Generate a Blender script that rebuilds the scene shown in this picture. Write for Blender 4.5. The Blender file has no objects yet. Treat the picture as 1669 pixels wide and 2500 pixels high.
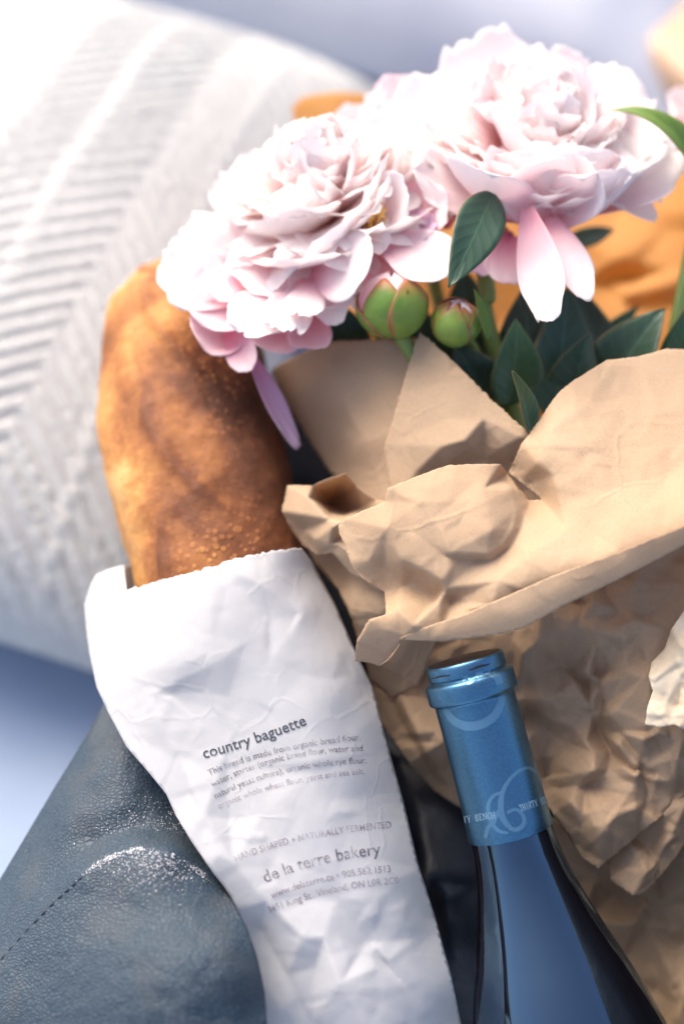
import bpy, bmesh, math, random
import numpy as np
from mathutils import Vector, Matrix, noise
from mathutils.geometry import delaunay_2d_cdt
from mathutils.bvhtree import BVHTree

random.seed(7)
RNG = np.random.default_rng(7)
SC = bpy.context.scene
COL = SC.collection

# ------------------------------------------------------------------ camera
PITCH = 55.0
CAMLOC = Vector((0, 0, 0.64))
FPX = 50.0 / 36.0 * 2500.0
cd = bpy.data.cameras.new('camera')
cam = bpy.data.objects.new('camera', cd); COL.objects.link(cam)
cam.location = CAMLOC
cam.rotation_euler = (math.radians(90 - PITCH), 0, 0)
cd.lens = 50; cd.sensor_fit = 'VERTICAL'; cd.sensor_height = 36; cd.sensor_width = 24
cd.clip_start = 0.01; cd.clip_end = 100
cd.dof.use_dof = True; cd.dof.focus_distance = 0.494; cd.dof.aperture_fstop = 3.0
SC.camera = cam

# ------------------------------------------------------------------ light
SUN_EL, SUN_AZ = 48.0, -36.0          # azimuth from +Y (away from camera), negative = to the left
w = bpy.data.worlds.new('World'); SC.world = w; w.use_nodes = True
nt = w.node_tree; bg = nt.nodes['Background']
sky = nt.nodes.new('ShaderNodeTexSky'); sky.sky_type = 'NISHITA'; sky.sun_disc = False
sky.sun_elevation = math.radians(SUN_EL); sky.sun_rotation = math.radians(SUN_AZ)
sky.air_density = 0.8; sky.dust_density = 6.0; sky.ozone_density = 1.0
nt.links.new(sky.outputs[0], bg.inputs[0]); bg.inputs[1].default_value = 0.15
sd = bpy.data.lights.new('sun', 'SUN'); sd.energy = 1.4; sd.angle = math.radians(48); sd.color = (1.0, 0.91, 0.80)
sun = bpy.data.objects.new('sun', sd); COL.objects.link(sun)
e, a_ = math.radians(SUN_EL), math.radians(SUN_AZ)
tosun = Vector((math.sin(a_) * math.cos(e), math.cos(a_) * math.cos(e), math.sin(e)))
sun.rotation_euler = (-tosun).to_track_quat('-Z', 'Y').to_euler()
SC.view_settings.view_transform = 'Standard'; SC.view_settings.look = 'None'
SC.view_settings.exposure = 0.95; SC.view_settings.gamma = 1.0
SC.render.engine = 'CYCLES'
SC.cycles.use_denoising = True
SC.cycles.max_bounces = 16; SC.cycles.diffuse_bounces = 10

# ------------------------------------------------------------------ helpers
p_ = math.radians(PITCH)
FWD = Vector((0, math.cos(p_), -math.sin(p_))); UP = Vector((0, math.sin(p_), math.cos(p_))); RT = Vector((1, 0, 0))

def ray(u, v):
    return FWD + RT * ((u - 834.5) / FPX) + UP * (-(v - 1250) / FPX)
def P(u, v, z):
    return CAMLOC + ray(u, v) * z
def G(u, v, h):
    r = ray(u, v)
    return CAMLOC + r * ((h - CAMLOC.z) / r.z)
def m_px(px, z):
    return px * z / FPX

ROOT = {}
def thing(name, label, cat, loc=(0, 0, 0), group=None):
    o = bpy.data.objects.new(name, None); COL.objects.link(o)
    o.location = loc; o.empty_display_size = 0.02
    o['label'] = label; o['category'] = cat
    if group: o['group'] = group
    ROOT[o.name] = Vector(loc)
    return o
def rootloc(o):
    t = Vector((0, 0, 0))
    while o is not None:
        t = t + o.location; o = o.parent
    return t
def mk(name, verts, faces, mat, parent=None, smooth=True, uvs=None, kind=None):
    off = rootloc(parent) if parent is not None else Vector((0, 0, 0))
    me = bpy.data.meshes.new(name)
    me.from_pydata([tuple(Vector(v) - off) for v in verts], [], faces)
    if uvs is not None:
        uvl = me.uv_layers.new(name='UVMap')
        idx = np.empty(len(me.loops), dtype=np.int32); me.loops.foreach_get('vertex_index', idx)
        uvl.data.foreach_set('uv', np.asarray(uvs, dtype=np.float32)[idx].ravel())
    if smooth: me.polygons.foreach_set('use_smooth', [True] * len(me.polygons))
    me.materials.append(mat); me.update()
    o = bpy.data.objects.new(name, me); COL.objects.link(o)
    if parent is not None: o.parent = parent
    if kind: o['kind'] = kind
    return o
def solidify(o, t, offset=0):
    m = o.modifiers.new('thickness', 'SOLIDIFY'); m.thickness = t; m.offset = offset; return m

def grid_faces(nu, nv, wrap=False):
    f = []
    for i in range(nu - 1):
        for j in range(nv if wrap else nv - 1):
            k = (j + 1) % nv
            f.append((i * nv + j, i * nv + k, (i + 1) * nv + k, (i + 1) * nv + j))
    return f

# ---- material builder
class MB:
    def __init__(s, name):
        s.m = bpy.data.materials.new(name); s.m.use_nodes = True
        s.t = s.m.node_tree; s.b = s.t.nodes['Principled BSDF']; s.out = s.t.nodes['Material Output']
    def n(s, t, **kw):
        nd = s.t.nodes.new(t)
        for k, v in kw.items():
            if k in nd.inputs: nd.inputs[k].default_value = v
            else: setattr(nd, k, v)
        return nd
    def l(s, a, b): s.t.links.new(a, b)
    def coord(s, kind='Object'):
        return s.n('ShaderNodeTexCoord').outputs[kind]
    def noise(s, vec, scale, detail=4, rough=0.55, dist=0.0):
        nd = s.n('ShaderNodeTexNoise'); nd.inputs['Scale'].default_value = scale
        nd.inputs['Detail'].default_value = detail; nd.inputs['Roughness'].default_value = rough
        nd.inputs['Distortion'].default_value = dist
        s.l(vec, nd.inputs['Vector']); return nd.outputs['Fac']
    def ramp(s, fac, stops, interp='LINEAR'):
        r = s.n('ShaderNodeValToRGB'); r.color_ramp.interpolation = interp
        el = r.color_ramp.elements
        while len(el) < len(stops): el.new(0.5)
        for q, (pos, c) in zip(el, stops):
            q.position = pos; q.color = (c if len(c) == 4 else (*c, 1)) if not isinstance(c, (int, float)) else (c, c, c, 1)
        s.l(fac, r.inputs[0]); return r.outputs[0]
    def mix(s, fac, a, b, mode='MIX'):
        x = s.n('ShaderNodeMix', data_type='RGBA', blend_type=mode)
        for sock, val in ((x.inputs[0], fac), (x.inputs[6], a), (x.inputs[7], b)):
            if hasattr(val, 'links'): s.l(val, sock)
            elif isinstance(val, (int, float)): sock.default_value = val
            else: sock.default_value = (*val, 1)
        return x.outputs[2]
    def math(s, op, a, b=0.0):
        x = s.n('ShaderNodeMath', operation=op)
        for sock, val in ((x.inputs[0], a), (x.inputs[1], b)):
            if hasattr(val, 'links'): s.l(val, sock)
            else: sock.default_value = val
        return x.outputs[0]
    def bump(s, h, strength, dist):
        x = s.n('ShaderNodeBump'); x.inputs['Strength'].default_value = strength; x.inputs['Distance'].default_value = dist
        s.l(h, x.inputs['Height']); s.l(x.outputs[0], s.b.inputs['Normal']); return x
    def base(s, c):
        if hasattr(c, 'links'): s.l(c, s.b.inputs['Base Color'])
        else: s.b.inputs['Base Color'].default_value = (*c, 1)
    def translucent(s, color, fac):
        tr = s.n('ShaderNodeBsdfTranslucent')
        if hasattr(color, 'links'): s.l(color, tr.inputs[0])
        else: tr.inputs[0].default_value = (*color, 1)
        mx = s.n('ShaderNodeMixShader'); mx.inputs[0].default_value = fac
        s.l(s.b.outputs[0], mx.inputs[1]); s.l(tr.outputs[0], mx.inputs[2]); s.l(mx.outputs[0], s.out.inputs[0])

def set_b(m, **kw):
    for k, v in kw.items():
        m.b.inputs[k.replace('_', ' ')].default_value = v

MAT = {}
def build_materials():
    # kraft paper
    for nm, tr in (('kraft', 0.2), ('kraft_back_glow', 0.6)):
        m = MB(nm); c = m.coord()
        n1 = m.noise(c, 14, 3); n2 = m.noise(c, 900, 3, 0.7); n3 = m.noise(c, 60, 5, 0.6)
        col = m.ramp(n1, [(0.35, (0.54, 0.39, 0.255)), (0.7, (0.61, 0.46, 0.315))])
        if nm == 'kraft_back_glow': col = m.ramp(n1, [(0.35, (0.80, 0.49, 0.17)), (0.7, (0.90, 0.60, 0.26))])  # golden base stands in for warm light glowing in the back sheet
        col = m.mix(m.ramp(n2, [(0.3, 0.0), (0.75, 0.35)]), col, (0.42, 0.26, 0.14))
        col = m.mix(m.ramp(n3, [(0.62, 0.0), (0.9, 0.4)]), col, (0.64, 0.49, 0.34))
        sp = m.n('ShaderNodeTexVoronoi'); sp.inputs['Scale'].default_value = 420; m.l(c, sp.inputs['Vector'])
        col = m.mix(m.ramp(sp.outputs['Distance'], [(0.05, 0.6), (0.12, 0.0)]), col, (0.30, 0.17, 0.09))
        m.base(col); set_b(m, Roughness=0.72); m.b.inputs['Specular IOR Level'].default_value = 0.25
        n4 = m.noise(c, 160, 6, 0.65)
        nz = m.n('ShaderNodeTexNoise'); nz.inputs['Scale'].default_value = 30; nz.inputs['Detail'].default_value = 3; m.l(c, nz.inputs['Vector'])
        wm = m.n('ShaderNodeVectorMath', operation='MULTIPLY_ADD'); m.l(nz.outputs['Color'], wm.inputs[0]); wm.inputs[1].default_value = (0.02, 0.02, 0.02); m.l(c, wm.inputs[2])
        v1 = m.n('ShaderNodeTexVoronoi', feature='DISTANCE_TO_EDGE'); v1.inputs['Scale'].default_value = 42; m.l(wm.outputs[0], v1.inputs['Vector'])
        line = m.math('MULTIPLY', m.ramp(v1.outputs['Distance'], [(0.0, 1.0), (0.05, 0.0)]), m.ramp(m.noise(c, 22, 2), [(0.45, 0.0), (0.6, 1.0)]))
        m.bump(m.math('ADD', m.math('MULTIPLY', n4, 0.6), m.math('MULTIPLY', line, 0.35)), 0.35, 0.0014)
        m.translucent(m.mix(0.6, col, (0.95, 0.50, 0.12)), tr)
        MAT[nm] = m.m
    # paper coloured cream to stand in for a sunlit spot
    m = MB('cream_sun_tint'); c = m.coord(); n1 = m.noise(c, 120, 5)
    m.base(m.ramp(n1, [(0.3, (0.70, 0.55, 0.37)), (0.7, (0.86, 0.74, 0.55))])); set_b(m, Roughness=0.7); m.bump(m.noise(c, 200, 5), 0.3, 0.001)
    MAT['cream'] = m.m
    # white bakery paper
    m = MB('white_paper'); c = m.coord(); n1 = m.noise(c, 25, 5); n2 = m.noise(c, 700, 2)
    col = m.ramp(n1, [(0.3, (0.55, 0.56, 0.59)), (0.7, (0.63, 0.635, 0.64))])
    col = m.mix(m.ramp(n2, [(0.4, 0.0), (0.8, 0.18)]), col, (0.56, 0.58, 0.64))
    m.base(col); set_b(m, Roughness=0.6); nz = m.n('ShaderNodeTexNoise'); nz.inputs['Scale'].default_value = 25; nz.inputs['Detail'].default_value = 3; m.l(c, nz.inputs['Vector'])
    wm = m.n('ShaderNodeVectorMath', operation='MULTIPLY_ADD'); m.l(nz.outputs['Color'], wm.inputs[0]); wm.inputs[1].default_value = (0.03, 0.03, 0.03); m.l(c, wm.inputs[2])
    v1 = m.n('ShaderNodeTexVoronoi', feature='DISTANCE_TO_EDGE'); v1.inputs['Scale'].default_value = 48; m.l(wm.outputs[0], v1.inputs['Vector'])
    line = m.math('MULTIPLY', m.ramp(v1.outputs['Distance'], [(0.0, 1.0), (0.06, 0.0)]), m.ramp(m.noise(c, 28, 2), [(0.42, 0.0), (0.6, 1.0)]))
    m.bump(m.math('ADD', m.math('MULTIPLY', m.noise(c, 90, 7, 0.6), 0.7), m.math('MULTIPLY', line, 0.2)), 0.3, 0.0016)
    m.translucent((0.85, 0.8, 0.74), 0.25)
    MAT['white_paper'] = m.m
    # print
    for nm, cc, lo, hi, sc in (('ink_dark', (0.03, 0.04, 0.065), 0.25, 0.45, 420), ('ink_worn', (0.09, 0.075, 0.12), 0.34, 0.60, 300), ('ink_faint', (0.20, 0.15, 0.21), 0.36, 0.66, 260)):
        m = MB(nm); c = m.coord(); m.base(cc); set_b(m, Roughness=0.7)
        f = m.noise(c, sc, 3, 0.6)
        tr = m.n('ShaderNodeBsdfTransparent'); mx = m.n('ShaderNodeMixShader')
        m.l(m.ramp(f, [(lo, 0.15), (hi, {'ink_dark': .95, 'ink_worn': .8, 'ink_faint': .75}[nm])]), mx.inputs[0]); m.l(tr.outputs[0], mx.inputs[1]); m.l(m.b.outputs[0], mx.inputs[2])
        m.l(mx.outputs[0], m.out.inputs[0]); MAT[nm] = m.m
    # crust
    m = MB('crust'); c = m.coord()
    at = m.n('ShaderNodeAttribute', attribute_name='bake')
    n1 = m.noise(c, 32, 6, 0.6, 0.4); n2 = m.noise(c, 260, 4, 0.6)
    f = m.math('ADD', m.math('MULTIPLY', n1, 0.75), m.math('MULTIPLY', n2, 0.22))
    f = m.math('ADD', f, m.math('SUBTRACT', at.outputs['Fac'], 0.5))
    bl = m.n('ShaderNodeAttribute', attribute_name='blister')
    vb = m.n('ShaderNodeTexVoronoi'); vb.inputs['Scale'].default_value = 330; vb.inputs['Randomness'].default_value = 1.0; m.l(c, vb.inputs['Vector'])
    vsz = m.math('ADD', vb.outputs['Distance'], m.math('MULTIPLY', m.math('SUBTRACT', m.noise(c, 150, 2), 0.5), 0.7))
    spot = m.math('MULTIPLY', m.ramp(vsz, [(0.22, 1.0), (0.42, 0.0)]), bl.outputs['Fac'])
    f = m.math('SUBTRACT', m.math('ADD', f, m.math('MULTIPLY', bl.outputs['Fac'], 0.13)), m.math('MULTIPLY', spot, 0.30))
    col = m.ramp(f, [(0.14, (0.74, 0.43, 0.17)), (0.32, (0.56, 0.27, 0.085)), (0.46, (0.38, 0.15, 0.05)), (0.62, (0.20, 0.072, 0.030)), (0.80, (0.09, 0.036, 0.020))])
    m.base(col); set_b(m, Roughness=0.62); m.b.inputs['Specular IOR Level'].default_value = 0.25
    m.bump(m.math('ADD', m.math('MULTIPLY', m.noise(c, 380, 5, 0.6), 0.6), m.math('MULTIPLY', spot, 0.9)), 0.5, 0.0014); MAT['crust'] = m.m
    # leather
    m = MB('leather'); c = m.coord()
    wv = m.n('ShaderNodeTexVoronoi', feature='DISTANCE_TO_EDGE'); wv.inputs['Scale'].default_value = 520
    mp = m.n('ShaderNodeMapping'); mp.inputs['Scale'].default_value = (1.0, 1.5, 1.5)
    nz = m.n('ShaderNodeTexNoise'); nz.inputs['Scale'].default_value = 110; m.l(c, nz.inputs['Vector'])
    wm = m.n('ShaderNodeVectorMath', operation='MULTIPLY_ADD'); m.l(nz.outputs['Color'], wm.inputs[0]); wm.inputs[1].default_value = (0.0036, 0.0036, 0.0036); m.l(c, wm.inputs[2])
    m.l(wm.outputs[0], mp.inputs[0]); m.l(mp.outputs[0], wv.inputs['Vector'])
    h = m.ramp(wv.outputs['Distance'], [(0.0, 0.0), (0.10, 0.45), (0.40, 1.0)])
    col = m.mix(h, (0.014, 0.033, 0.056), (0.050, 0.080, 0.110))
    wn = m.noise(c, 40, 4); col = m.mix(m.ramp(wn, [(0.5, 0.0), (0.75, 0.35)]), col, (0.11, 0.10, 0.09))
    m.base(col); set_b(m, Roughness=0.6)
    m.bump(h, 0.42, 0.0007); MAT['leather'] = m.m
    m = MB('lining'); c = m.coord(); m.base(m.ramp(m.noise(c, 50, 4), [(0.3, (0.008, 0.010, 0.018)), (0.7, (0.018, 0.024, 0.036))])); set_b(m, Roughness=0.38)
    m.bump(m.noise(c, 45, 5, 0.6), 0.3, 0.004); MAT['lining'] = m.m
    m = MB('thread'); m.base((0.012, 0.022, 0.036)); set_b(m, Roughness=0.7); MAT['thread'] = m.m
    m = MB('flour'); m.base((0.8, 0.79, 0.8)); set_b(m, Roughness=0.9); MAT['flour'] = m.m
    # bottle
    m = MB('capsule'); c = m.coord(); m.base(m.ramp(m.noise(c, 1500, 2), [(0.3, (0.10, 0.24, 0.38)), (0.7, (0.14, 0.31, 0.46))]))
    set_b(m, Roughness=0.36, Metallic=1.0); m.bump(m.noise(c, 1800, 2), 0.08, 0.0004); MAT['capsule'] = m.m
    m = MB('capsule_print'); m.base((0.16, 0.335, 0.48)); set_b(m, Roughness=0.42, Metallic=0.85); MAT['capsule_print'] = m.m
    m = MB('capsule_letter'); m.base((0.34, 0.55, 0.70)); set_b(m, Roughness=0.5, Metallic=0.2); MAT['capsule_letter'] = m.m
    m = MB('closure_disc'); c = m.coord(); m.base((0.022, 0.016, 0.018)); set_b(m, Roughness=0.4); m.bump(m.noise(c, 600, 3), 0.3, 0.0006); MAT['disc'] = m.m
    m = MB('dark_glass'); c = m.coord(); m.base((0.006, 0.004, 0.005)); m.b.inputs['IOR'].default_value = 3.0; m.b.inputs['Specular Tint'].default_value = (0.42, 0.72, 1.0, 1)
    m.l(m.ramp(m.noise(c, 60, 6, 0.7), [(0.5, 0.02), (0.8, 0.12)]), m.b.inputs['Roughness']); 
    MAT['glass'] = m.m
    # petals
    def petal(nm, base, mid, tip, tr=0.36):
        m = MB(nm); uv = m.n('ShaderNodeUVMap').outputs[0]
        sx = m.n('ShaderNodeSeparateXYZ'); m.l(uv, sx.inputs[0])
        oc = m.coord()
        nv = m.noise(oc, 45, 3)
        f = m.math('ADD', sx.outputs[1], m.math('MULTIPLY', m.math('SUBTRACT', nv, 0.5), 0.35))
        col = m.ramp(f, [(0.12, base), (0.52, mid), (0.90, tip)])
        mp = m.n('ShaderNodeMapping'); mp.inputs['Scale'].default_value = (38, 2.2, 1); m.l(uv, mp.inputs[0])
        vn = m.noise(mp.outputs[0], 1.0, 3)
        col = m.mix(m.ramp(vn, [(0.42, 0.22), (0.62, 0.0)]), col, mid)
        m.base(col); set_b(m, Roughness=0.55); m.b.inputs['Specular IOR Level'].default_value = 0.25
        m.b.inputs['Sheen Weight'].default_value = 0.15
        m.bump(vn, 0.25, 0.0008)
        m.translucent(m.mix(0.5, col, (1.0, 0.87, 0.87)), tr); MAT[nm] = m.m
    petal('petal_white', (0.92, 0.42, 0.50), (0.965, 0.83, 0.84), (0.98, 0.955, 0.945))
    petal('petal_cream', (0.92, 0.58, 0.48), (0.96, 0.87, 0.84), (0.97, 0.95, 0.93))
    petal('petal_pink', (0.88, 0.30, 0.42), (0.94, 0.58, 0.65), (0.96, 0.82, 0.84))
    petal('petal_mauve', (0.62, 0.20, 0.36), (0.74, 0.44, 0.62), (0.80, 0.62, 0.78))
    m = MB('stamen'); m.base((0.85, 0.5, 0.12)); set_b(m, Roughness=0.6); MAT['stamen'] = m.m
    # leaves
    def leafm(nm, a, b, tr):
        m = MB(nm); uv = m.n('ShaderNodeUVMap').outputs[0]; sx = m.n('ShaderNodeSeparateXYZ'); m.l(uv, sx.inputs[0])
        ab = m.math('ABSOLUTE', m.math('SUBTRACT', sx.outputs[0], 0.5))
        wv = m.math('SINE', m.math('MULTIPLY', m.math('SUBTRACT', sx.outputs[1], m.math('MULTIPLY', ab, 0.5)), 46))
        n1 = m.noise(m.coord(), 55, 4)
        col = m.ramp(n1, [(0.3, a), (0.7, b)])
        col = m.mix(m.ramp(wv, [(0.93, 0.0), (1.0, 0.3)]), col, tuple(min(1, x * 2.0) for x in b))
        col = m.mix(m.ramp(ab, [(0.0, 0.6), (0.025, 0.0)]), col, tuple(min(1, x * 2.2) for x in b))
        col = m.mix(m.ramp(ab, [(0.47, 0.0), (0.5, 0.7)]), col, (0.34, 0.20, 0.06))
        m.base(col); set_b(m, Roughness=0.42); m.bump(m.math('ADD', m.math('MULTIPLY', wv, 0.35), m.math('MULTIPLY', n1, 3.0)), 0.15, 0.0008); m.translucent((0.18, 0.30, 0.05), tr); MAT[nm] = m.m
    leafm('leaf_dark', (0.030, 0.070, 0.045), (0.050, 0.105, 0.062), 0.12)
    leafm('leaf_mid', (0.055, 0.125, 0.055), (0.085, 0.165, 0.07), 0.2)
    leafm('leaf_light', (0.20, 0.34, 0.07), (0.28, 0.42, 0.10), 0.45)
    m = MB('stem'); m.base((0.20, 0.28, 0.07)); set_b(m, Roughness=0.45); MAT['stem'] = m.m
    m = MB('sepal'); uv = m.n('ShaderNodeUVMap').outputs[0]; sx = m.n('ShaderNodeSeparateXYZ'); m.l(uv, sx.inputs[0])
    n1 = m.noise(m.coord(), 90, 4); edge = m.math('MAXIMUM', m.math('MULTIPLY', m.math('ABSOLUTE', m.math('SUBTRACT', sx.outputs[0], 0.5)), 2.0), sx.outputs[1])
    col = m.ramp(n1, [(0.3, (0.12, 0.24, 0.035)), (0.7, (0.26, 0.36, 0.06))])
    e2 = m.math('ADD', edge, m.math('MULTIPLY', m.math('SUBTRACT', n1, 0.5), 0.3))
    col = m.mix(m.ramp(e2, [(0.72, 0.0), (0.95, 0.85)]), col, (0.42, 0.10, 0.06)); m.base(col); set_b(m, Roughness=0.5); m.bump(n1, 0.3, 0.001); MAT['sepal'] = m.m
    # textiles
    m = MB('white_wool'); c = m.coord(); m.base(m.ramp(m.noise(c, 300, 4), [(0.3, (0.50, 0.50, 0.485)), (0.7, (0.61, 0.61, 0.595))])); set_b(m, Roughness=0.95); m.b.inputs['Sheen Weight'].default_value = 0.3
    m.bump(m.noise(c, 500, 4), 0.4, 0.002); MAT['wool'] = m.m
    m = MB('blanket_cloth'); c = m.coord(); m.base(m.ramp(m.noise(c, 9, 4), [(0.3, (0.33, 0.43, 0.60)), (0.7, (0.43, 0.52, 0.67))])); set_b(m, Roughness=0.9)
    m.bump(m.noise(c, 900, 2), 0.2, 0.001); MAT['blanket'] = m.m
    m = MB('lavender_cloth'); c = m.coord(); m.base(m.ramp(m.noise(c, 9, 4), [(0.3, (0.56, 0.59, 0.68)), (0.7, (0.68, 0.70, 0.76))])); set_b(m, Roughness=0.9); m.bump(m.noise(c, 900, 2), 0.2, 0.001); MAT['lavender'] = m.m
    m = MB('peach_wood'); c = m.coord(); mp = m.n('ShaderNodeMapping'); mp.inputs['Scale'].default_value = (2, 30, 30); m.l(c, mp.inputs[0])
    m.base(m.ramp(m.noise(mp.outputs[0], 3, 5), [(0.3, (0.56, 0.36, 0.22)), (0.7, (0.64, 0.45, 0.30))])); set_b(m, Roughness=0.4); MAT['peach'] = m.m
build_materials()

# ---- sheets of paper and leather: a wrinkled surface over an outline
def tps(pts):
    pts = np.asarray(pts, float); xy = pts[:, :2] / 500.0; n = len(pts)
    d = np.linalg.norm(xy[:, None] - xy[None], axis=2); K = np.where(d > 0, d * d * np.log(d + 1e-12), 0) + np.eye(n) * 2e-3
    A = np.zeros((n + 3, n + 3)); A[:n, :n] = K; A[:n, n] = 1; A[:n, n + 1:] = xy; A[n, :n] = 1; A[n + 1:, :n] = xy.T
    s = np.linalg.solve(A, np.concatenate([pts[:, 2], np.zeros(3)]))
    def f(q):
        q = np.asarray(q, float)[:, :2] / 500.0
        d = np.linalg.norm(q[:, None] - xy[None], axis=2); K = np.where(d > 0, d * d * np.log(d + 1e-12), 0)
        return K @ s[:n] + s[n] + q @ s[n + 1:]
    return f
def cdt(pts, edges=(), faces=(), typ=0):
    r = delaunay_2d_cdt([Vector((float(x), float(y))) for x, y in pts], [tuple(e_) for e_ in edges], [list(f_) for f_ in faces], typ, 1e-4)
    return np.array([tuple(v) for v in r[0]]), [tuple(f_) for f_ in r[2]], r[3]
def plfield(pts, val, edges=()):
    """piecewise linear height over the Delaunay facets of pts"""
    vs, fs, orig = cdt(pts, edges)
    z = np.array([np.mean([val[k] for k in o]) if len(o) else np.nan for o in orig])
    if np.isnan(z).any():
        bad = np.where(np.isnan(z))[0]
        P0 = np.asarray(pts, float)
        for b in bad:
            d = np.linalg.norm(P0 - vs[b], axis=1) + 1e-6; k = np.argsort(d)[:2]
            z[b] = np.sum(np.asarray(val)[k] / d[k]) / np.sum(1 / d[k])
    T = np.array(fs); A, B, C = vs[T[:, 0]], vs[T[:, 1]], vs[T[:, 2]]
    det = (B[:, 1] - C[:, 1]) * (A[:, 0] - C[:, 0]) + (C[:, 0] - B[:, 0]) * (A[:, 1] - C[:, 1]); det[np.abs(det) < 1e-9] = 1e-9
    def f(q):
        q = np.asarray(q, float); out = np.zeros(len(q)); best = np.full(len(q), -1e9)
        for k in range(len(T)):
            l1 = ((B[k, 1] - C[k, 1]) * (q[:, 0] - C[k, 0]) + (C[k, 0] - B[k, 0]) * (q[:, 1] - C[k, 1])) / det[k]
            l2 = ((C[k, 1] - A[k, 1]) * (q[:, 0] - C[k, 0]) + (A[k, 0] - C[k, 0]) * (q[:, 1] - C[k, 1])) / det[k]
            l3 = 1 - l1 - l2; m = np.minimum(np.minimum(l1, l2), l3); w_ = m > best
            w_ &= m > -0.02
            best[w_] = m[w_]; out[w_] = (l1 * z[T[k, 0]] + l2 * z[T[k, 1]] + l3 * z[T[k, 2]])[w_]
        return out
    return f
def densify(poly, step, jit, rng):
    out = []
    n = len(poly)
    for i in range(n):
        a, b = np.array(poly[i][:2], float), np.array(poly[(i + 1) % n][:2], float)
        L = np.linalg.norm(b - a); k = max(1, int(L / step)); nrm = np.array([-(b - a)[1], (b - a)[0]]) / max(L, 1e-6)
        for j in range(k):
            out.append(a + (b - a) * j / k + nrm * (rng.normal() * jit if j else 0))
    return out
def inside(poly, q):
    poly = np.asarray(poly); x, y = q[:, 0], q[:, 1]; r = np.zeros(len(q), bool); n = len(poly); j = n - 1
    for i in range(n):
        xi, yi, xj, yj = poly[i, 0], poly[i, 1], poly[j, 0], poly[j, 1]
        c = ((yi > y) != (yj > y)) & (x < (xj - xi) * (y - yi) / (yj - yi + 1e-12) + xi); r ^= c; j = i
    return r
def sheet(name, outline, ctrl, mat, parent, creases=(), facets=(), res=9, jit=0.6, seed=1, soft=5, thick=0.00022, pl=0.0, fine=0.0, smooth=True):
    """outline: picture-plane contour at the sheet's own distance, ctrl: (u, v, distance), creases: polylines (u, v, dz),
    facets: list of (number of random points, height in metres) for crumple scales."""
    rng = np.random.default_rng(seed)
    base = tps([c for c in ctrl])
    poly = densify(outline, res, jit, rng); np_poly = np.array(poly)
    lo, hi = np_poly.min(0), np_poly.max(0)
    # interior grid, hexagonal with jitter
    xs = np.arange(lo[0], hi[0], res); ys = np.arange(lo[1], hi[1], res * 0.87)
    X, Y = np.meshgrid(xs, ys); X[1::2] += res / 2; q = np.stack([X.ravel(), Y.ravel()], 1) + rng.normal(0, res * 0.08, (X.size, 2))
    q = q[inside(np_poly, q)]
    # drop points next to the border
    keep = np.ones(len(q), bool)
    for i in range(0, len(np_poly), 64):
        d = np.linalg.norm(q[:, None] - np_poly[None, i:i + 64], axis=2).min(1); keep &= d > res * 0.55
    q = q[keep]
    allp = np.concatenate([np_poly, q])
    vs, fs, _ = cdt(allp, faces=[list(range(len(np_poly)))], typ=1)
    z = base(vs)
    fields = []
    pad = 80
    box = [(lo[0] - pad, lo[1] - pad), (hi[0] + pad, lo[1] - pad), (hi[0] + pad, hi[1] + pad), (lo[0] - pad, hi[1] + pad)]
    if pl > 0:
        cp = [(c[0], c[1]) for c in ctrl] + box
        cv = np.concatenate([np.array([c[2] for c in ctrl]), base(np.array(box))])
        plf = plfield(cp, cv)
        fields.append((pl, lambda q_: plf(q_) - base(q_)))
    if creases:
        pts, val, ed = list(box), [0, 0, 0, 0], []
        for cr in creases:
            for i, c in enumerate(cr):
                pts.append((c[0], c[1])); val.append(c[2])
                if i: ed.append((len(pts) - 2, len(pts) - 1))
        # quiet anchors keep the fold local
        cpt = np.array(pts[4:])
        for _k in range(260):
            a = lo + rng.random(2) * (hi - lo)
            if np.linalg.norm(cpt - a, axis=1).min() > 60: pts.append(tuple(a)); val.append(0)
        fields.append((1.0, plfield(pts, np.array(val, float), ed)))
    for n_, amp in facets:
        pts = [tuple(lo - pad + rng.random(2) * (hi - lo + 2 * pad)) for _k in range(n_)] + box
        fields.append((1.0, plfield(pts, rng.normal(0, amp, len(pts)))))
    if fields:
        acc = np.zeros(len(vs)); offs = [(0, 0)] + [(soft * math.cos(t), soft * math.sin(t)) for t in np.arange(3) * math.pi / 1.5]
        for ox, oy in offs:
            qq = vs + np.array([ox, oy])
            for wgt, f in fields: acc += wgt * f(qq)
        z = z + acc / len(offs)
    if fine:
        z = z + np.array([noise.fractal(Vector((x / 60, y / 60, seed)), 0.8, 2.1, 4) for x, y in vs]) * fine
    W = [P(x, y, zz) for (x, y), zz in zip(vs, z)]
    faces = []
    for f in fs:
        a, b, c = (vs[k] for k in f)
        s = (b[0] - a[0]) * (c[1] - a[1]) - (b[1] - a[1]) * (c[0] - a[0])
        faces.append(f if s < 0 else f[::-1])
    o = mk(name, W, faces, mat, parent, smooth)
    if thick: solidify(o, thick)
    SURF[o.name] = BVHTree.FromPolygons([tuple(v) for v in W], faces)
    return o
SURF = {}
LAST = [None]
def on_surface(names, u, v, lift=0.0003, fallback=0.5):
    r = ray(u, v).normalized(); best = None
    for nm in names:
        h = SURF[nm].ray_cast(CAMLOC, r)
        if h[0] is not None and (best is None or h[3] < best[1]): best = (h[0], h[3])
    if best is None: return LAST[0] if LAST[0] is not None else P(u, v, fallback)
    LAST[0] = best[0] - r * lift
    return LAST[0]

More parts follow.
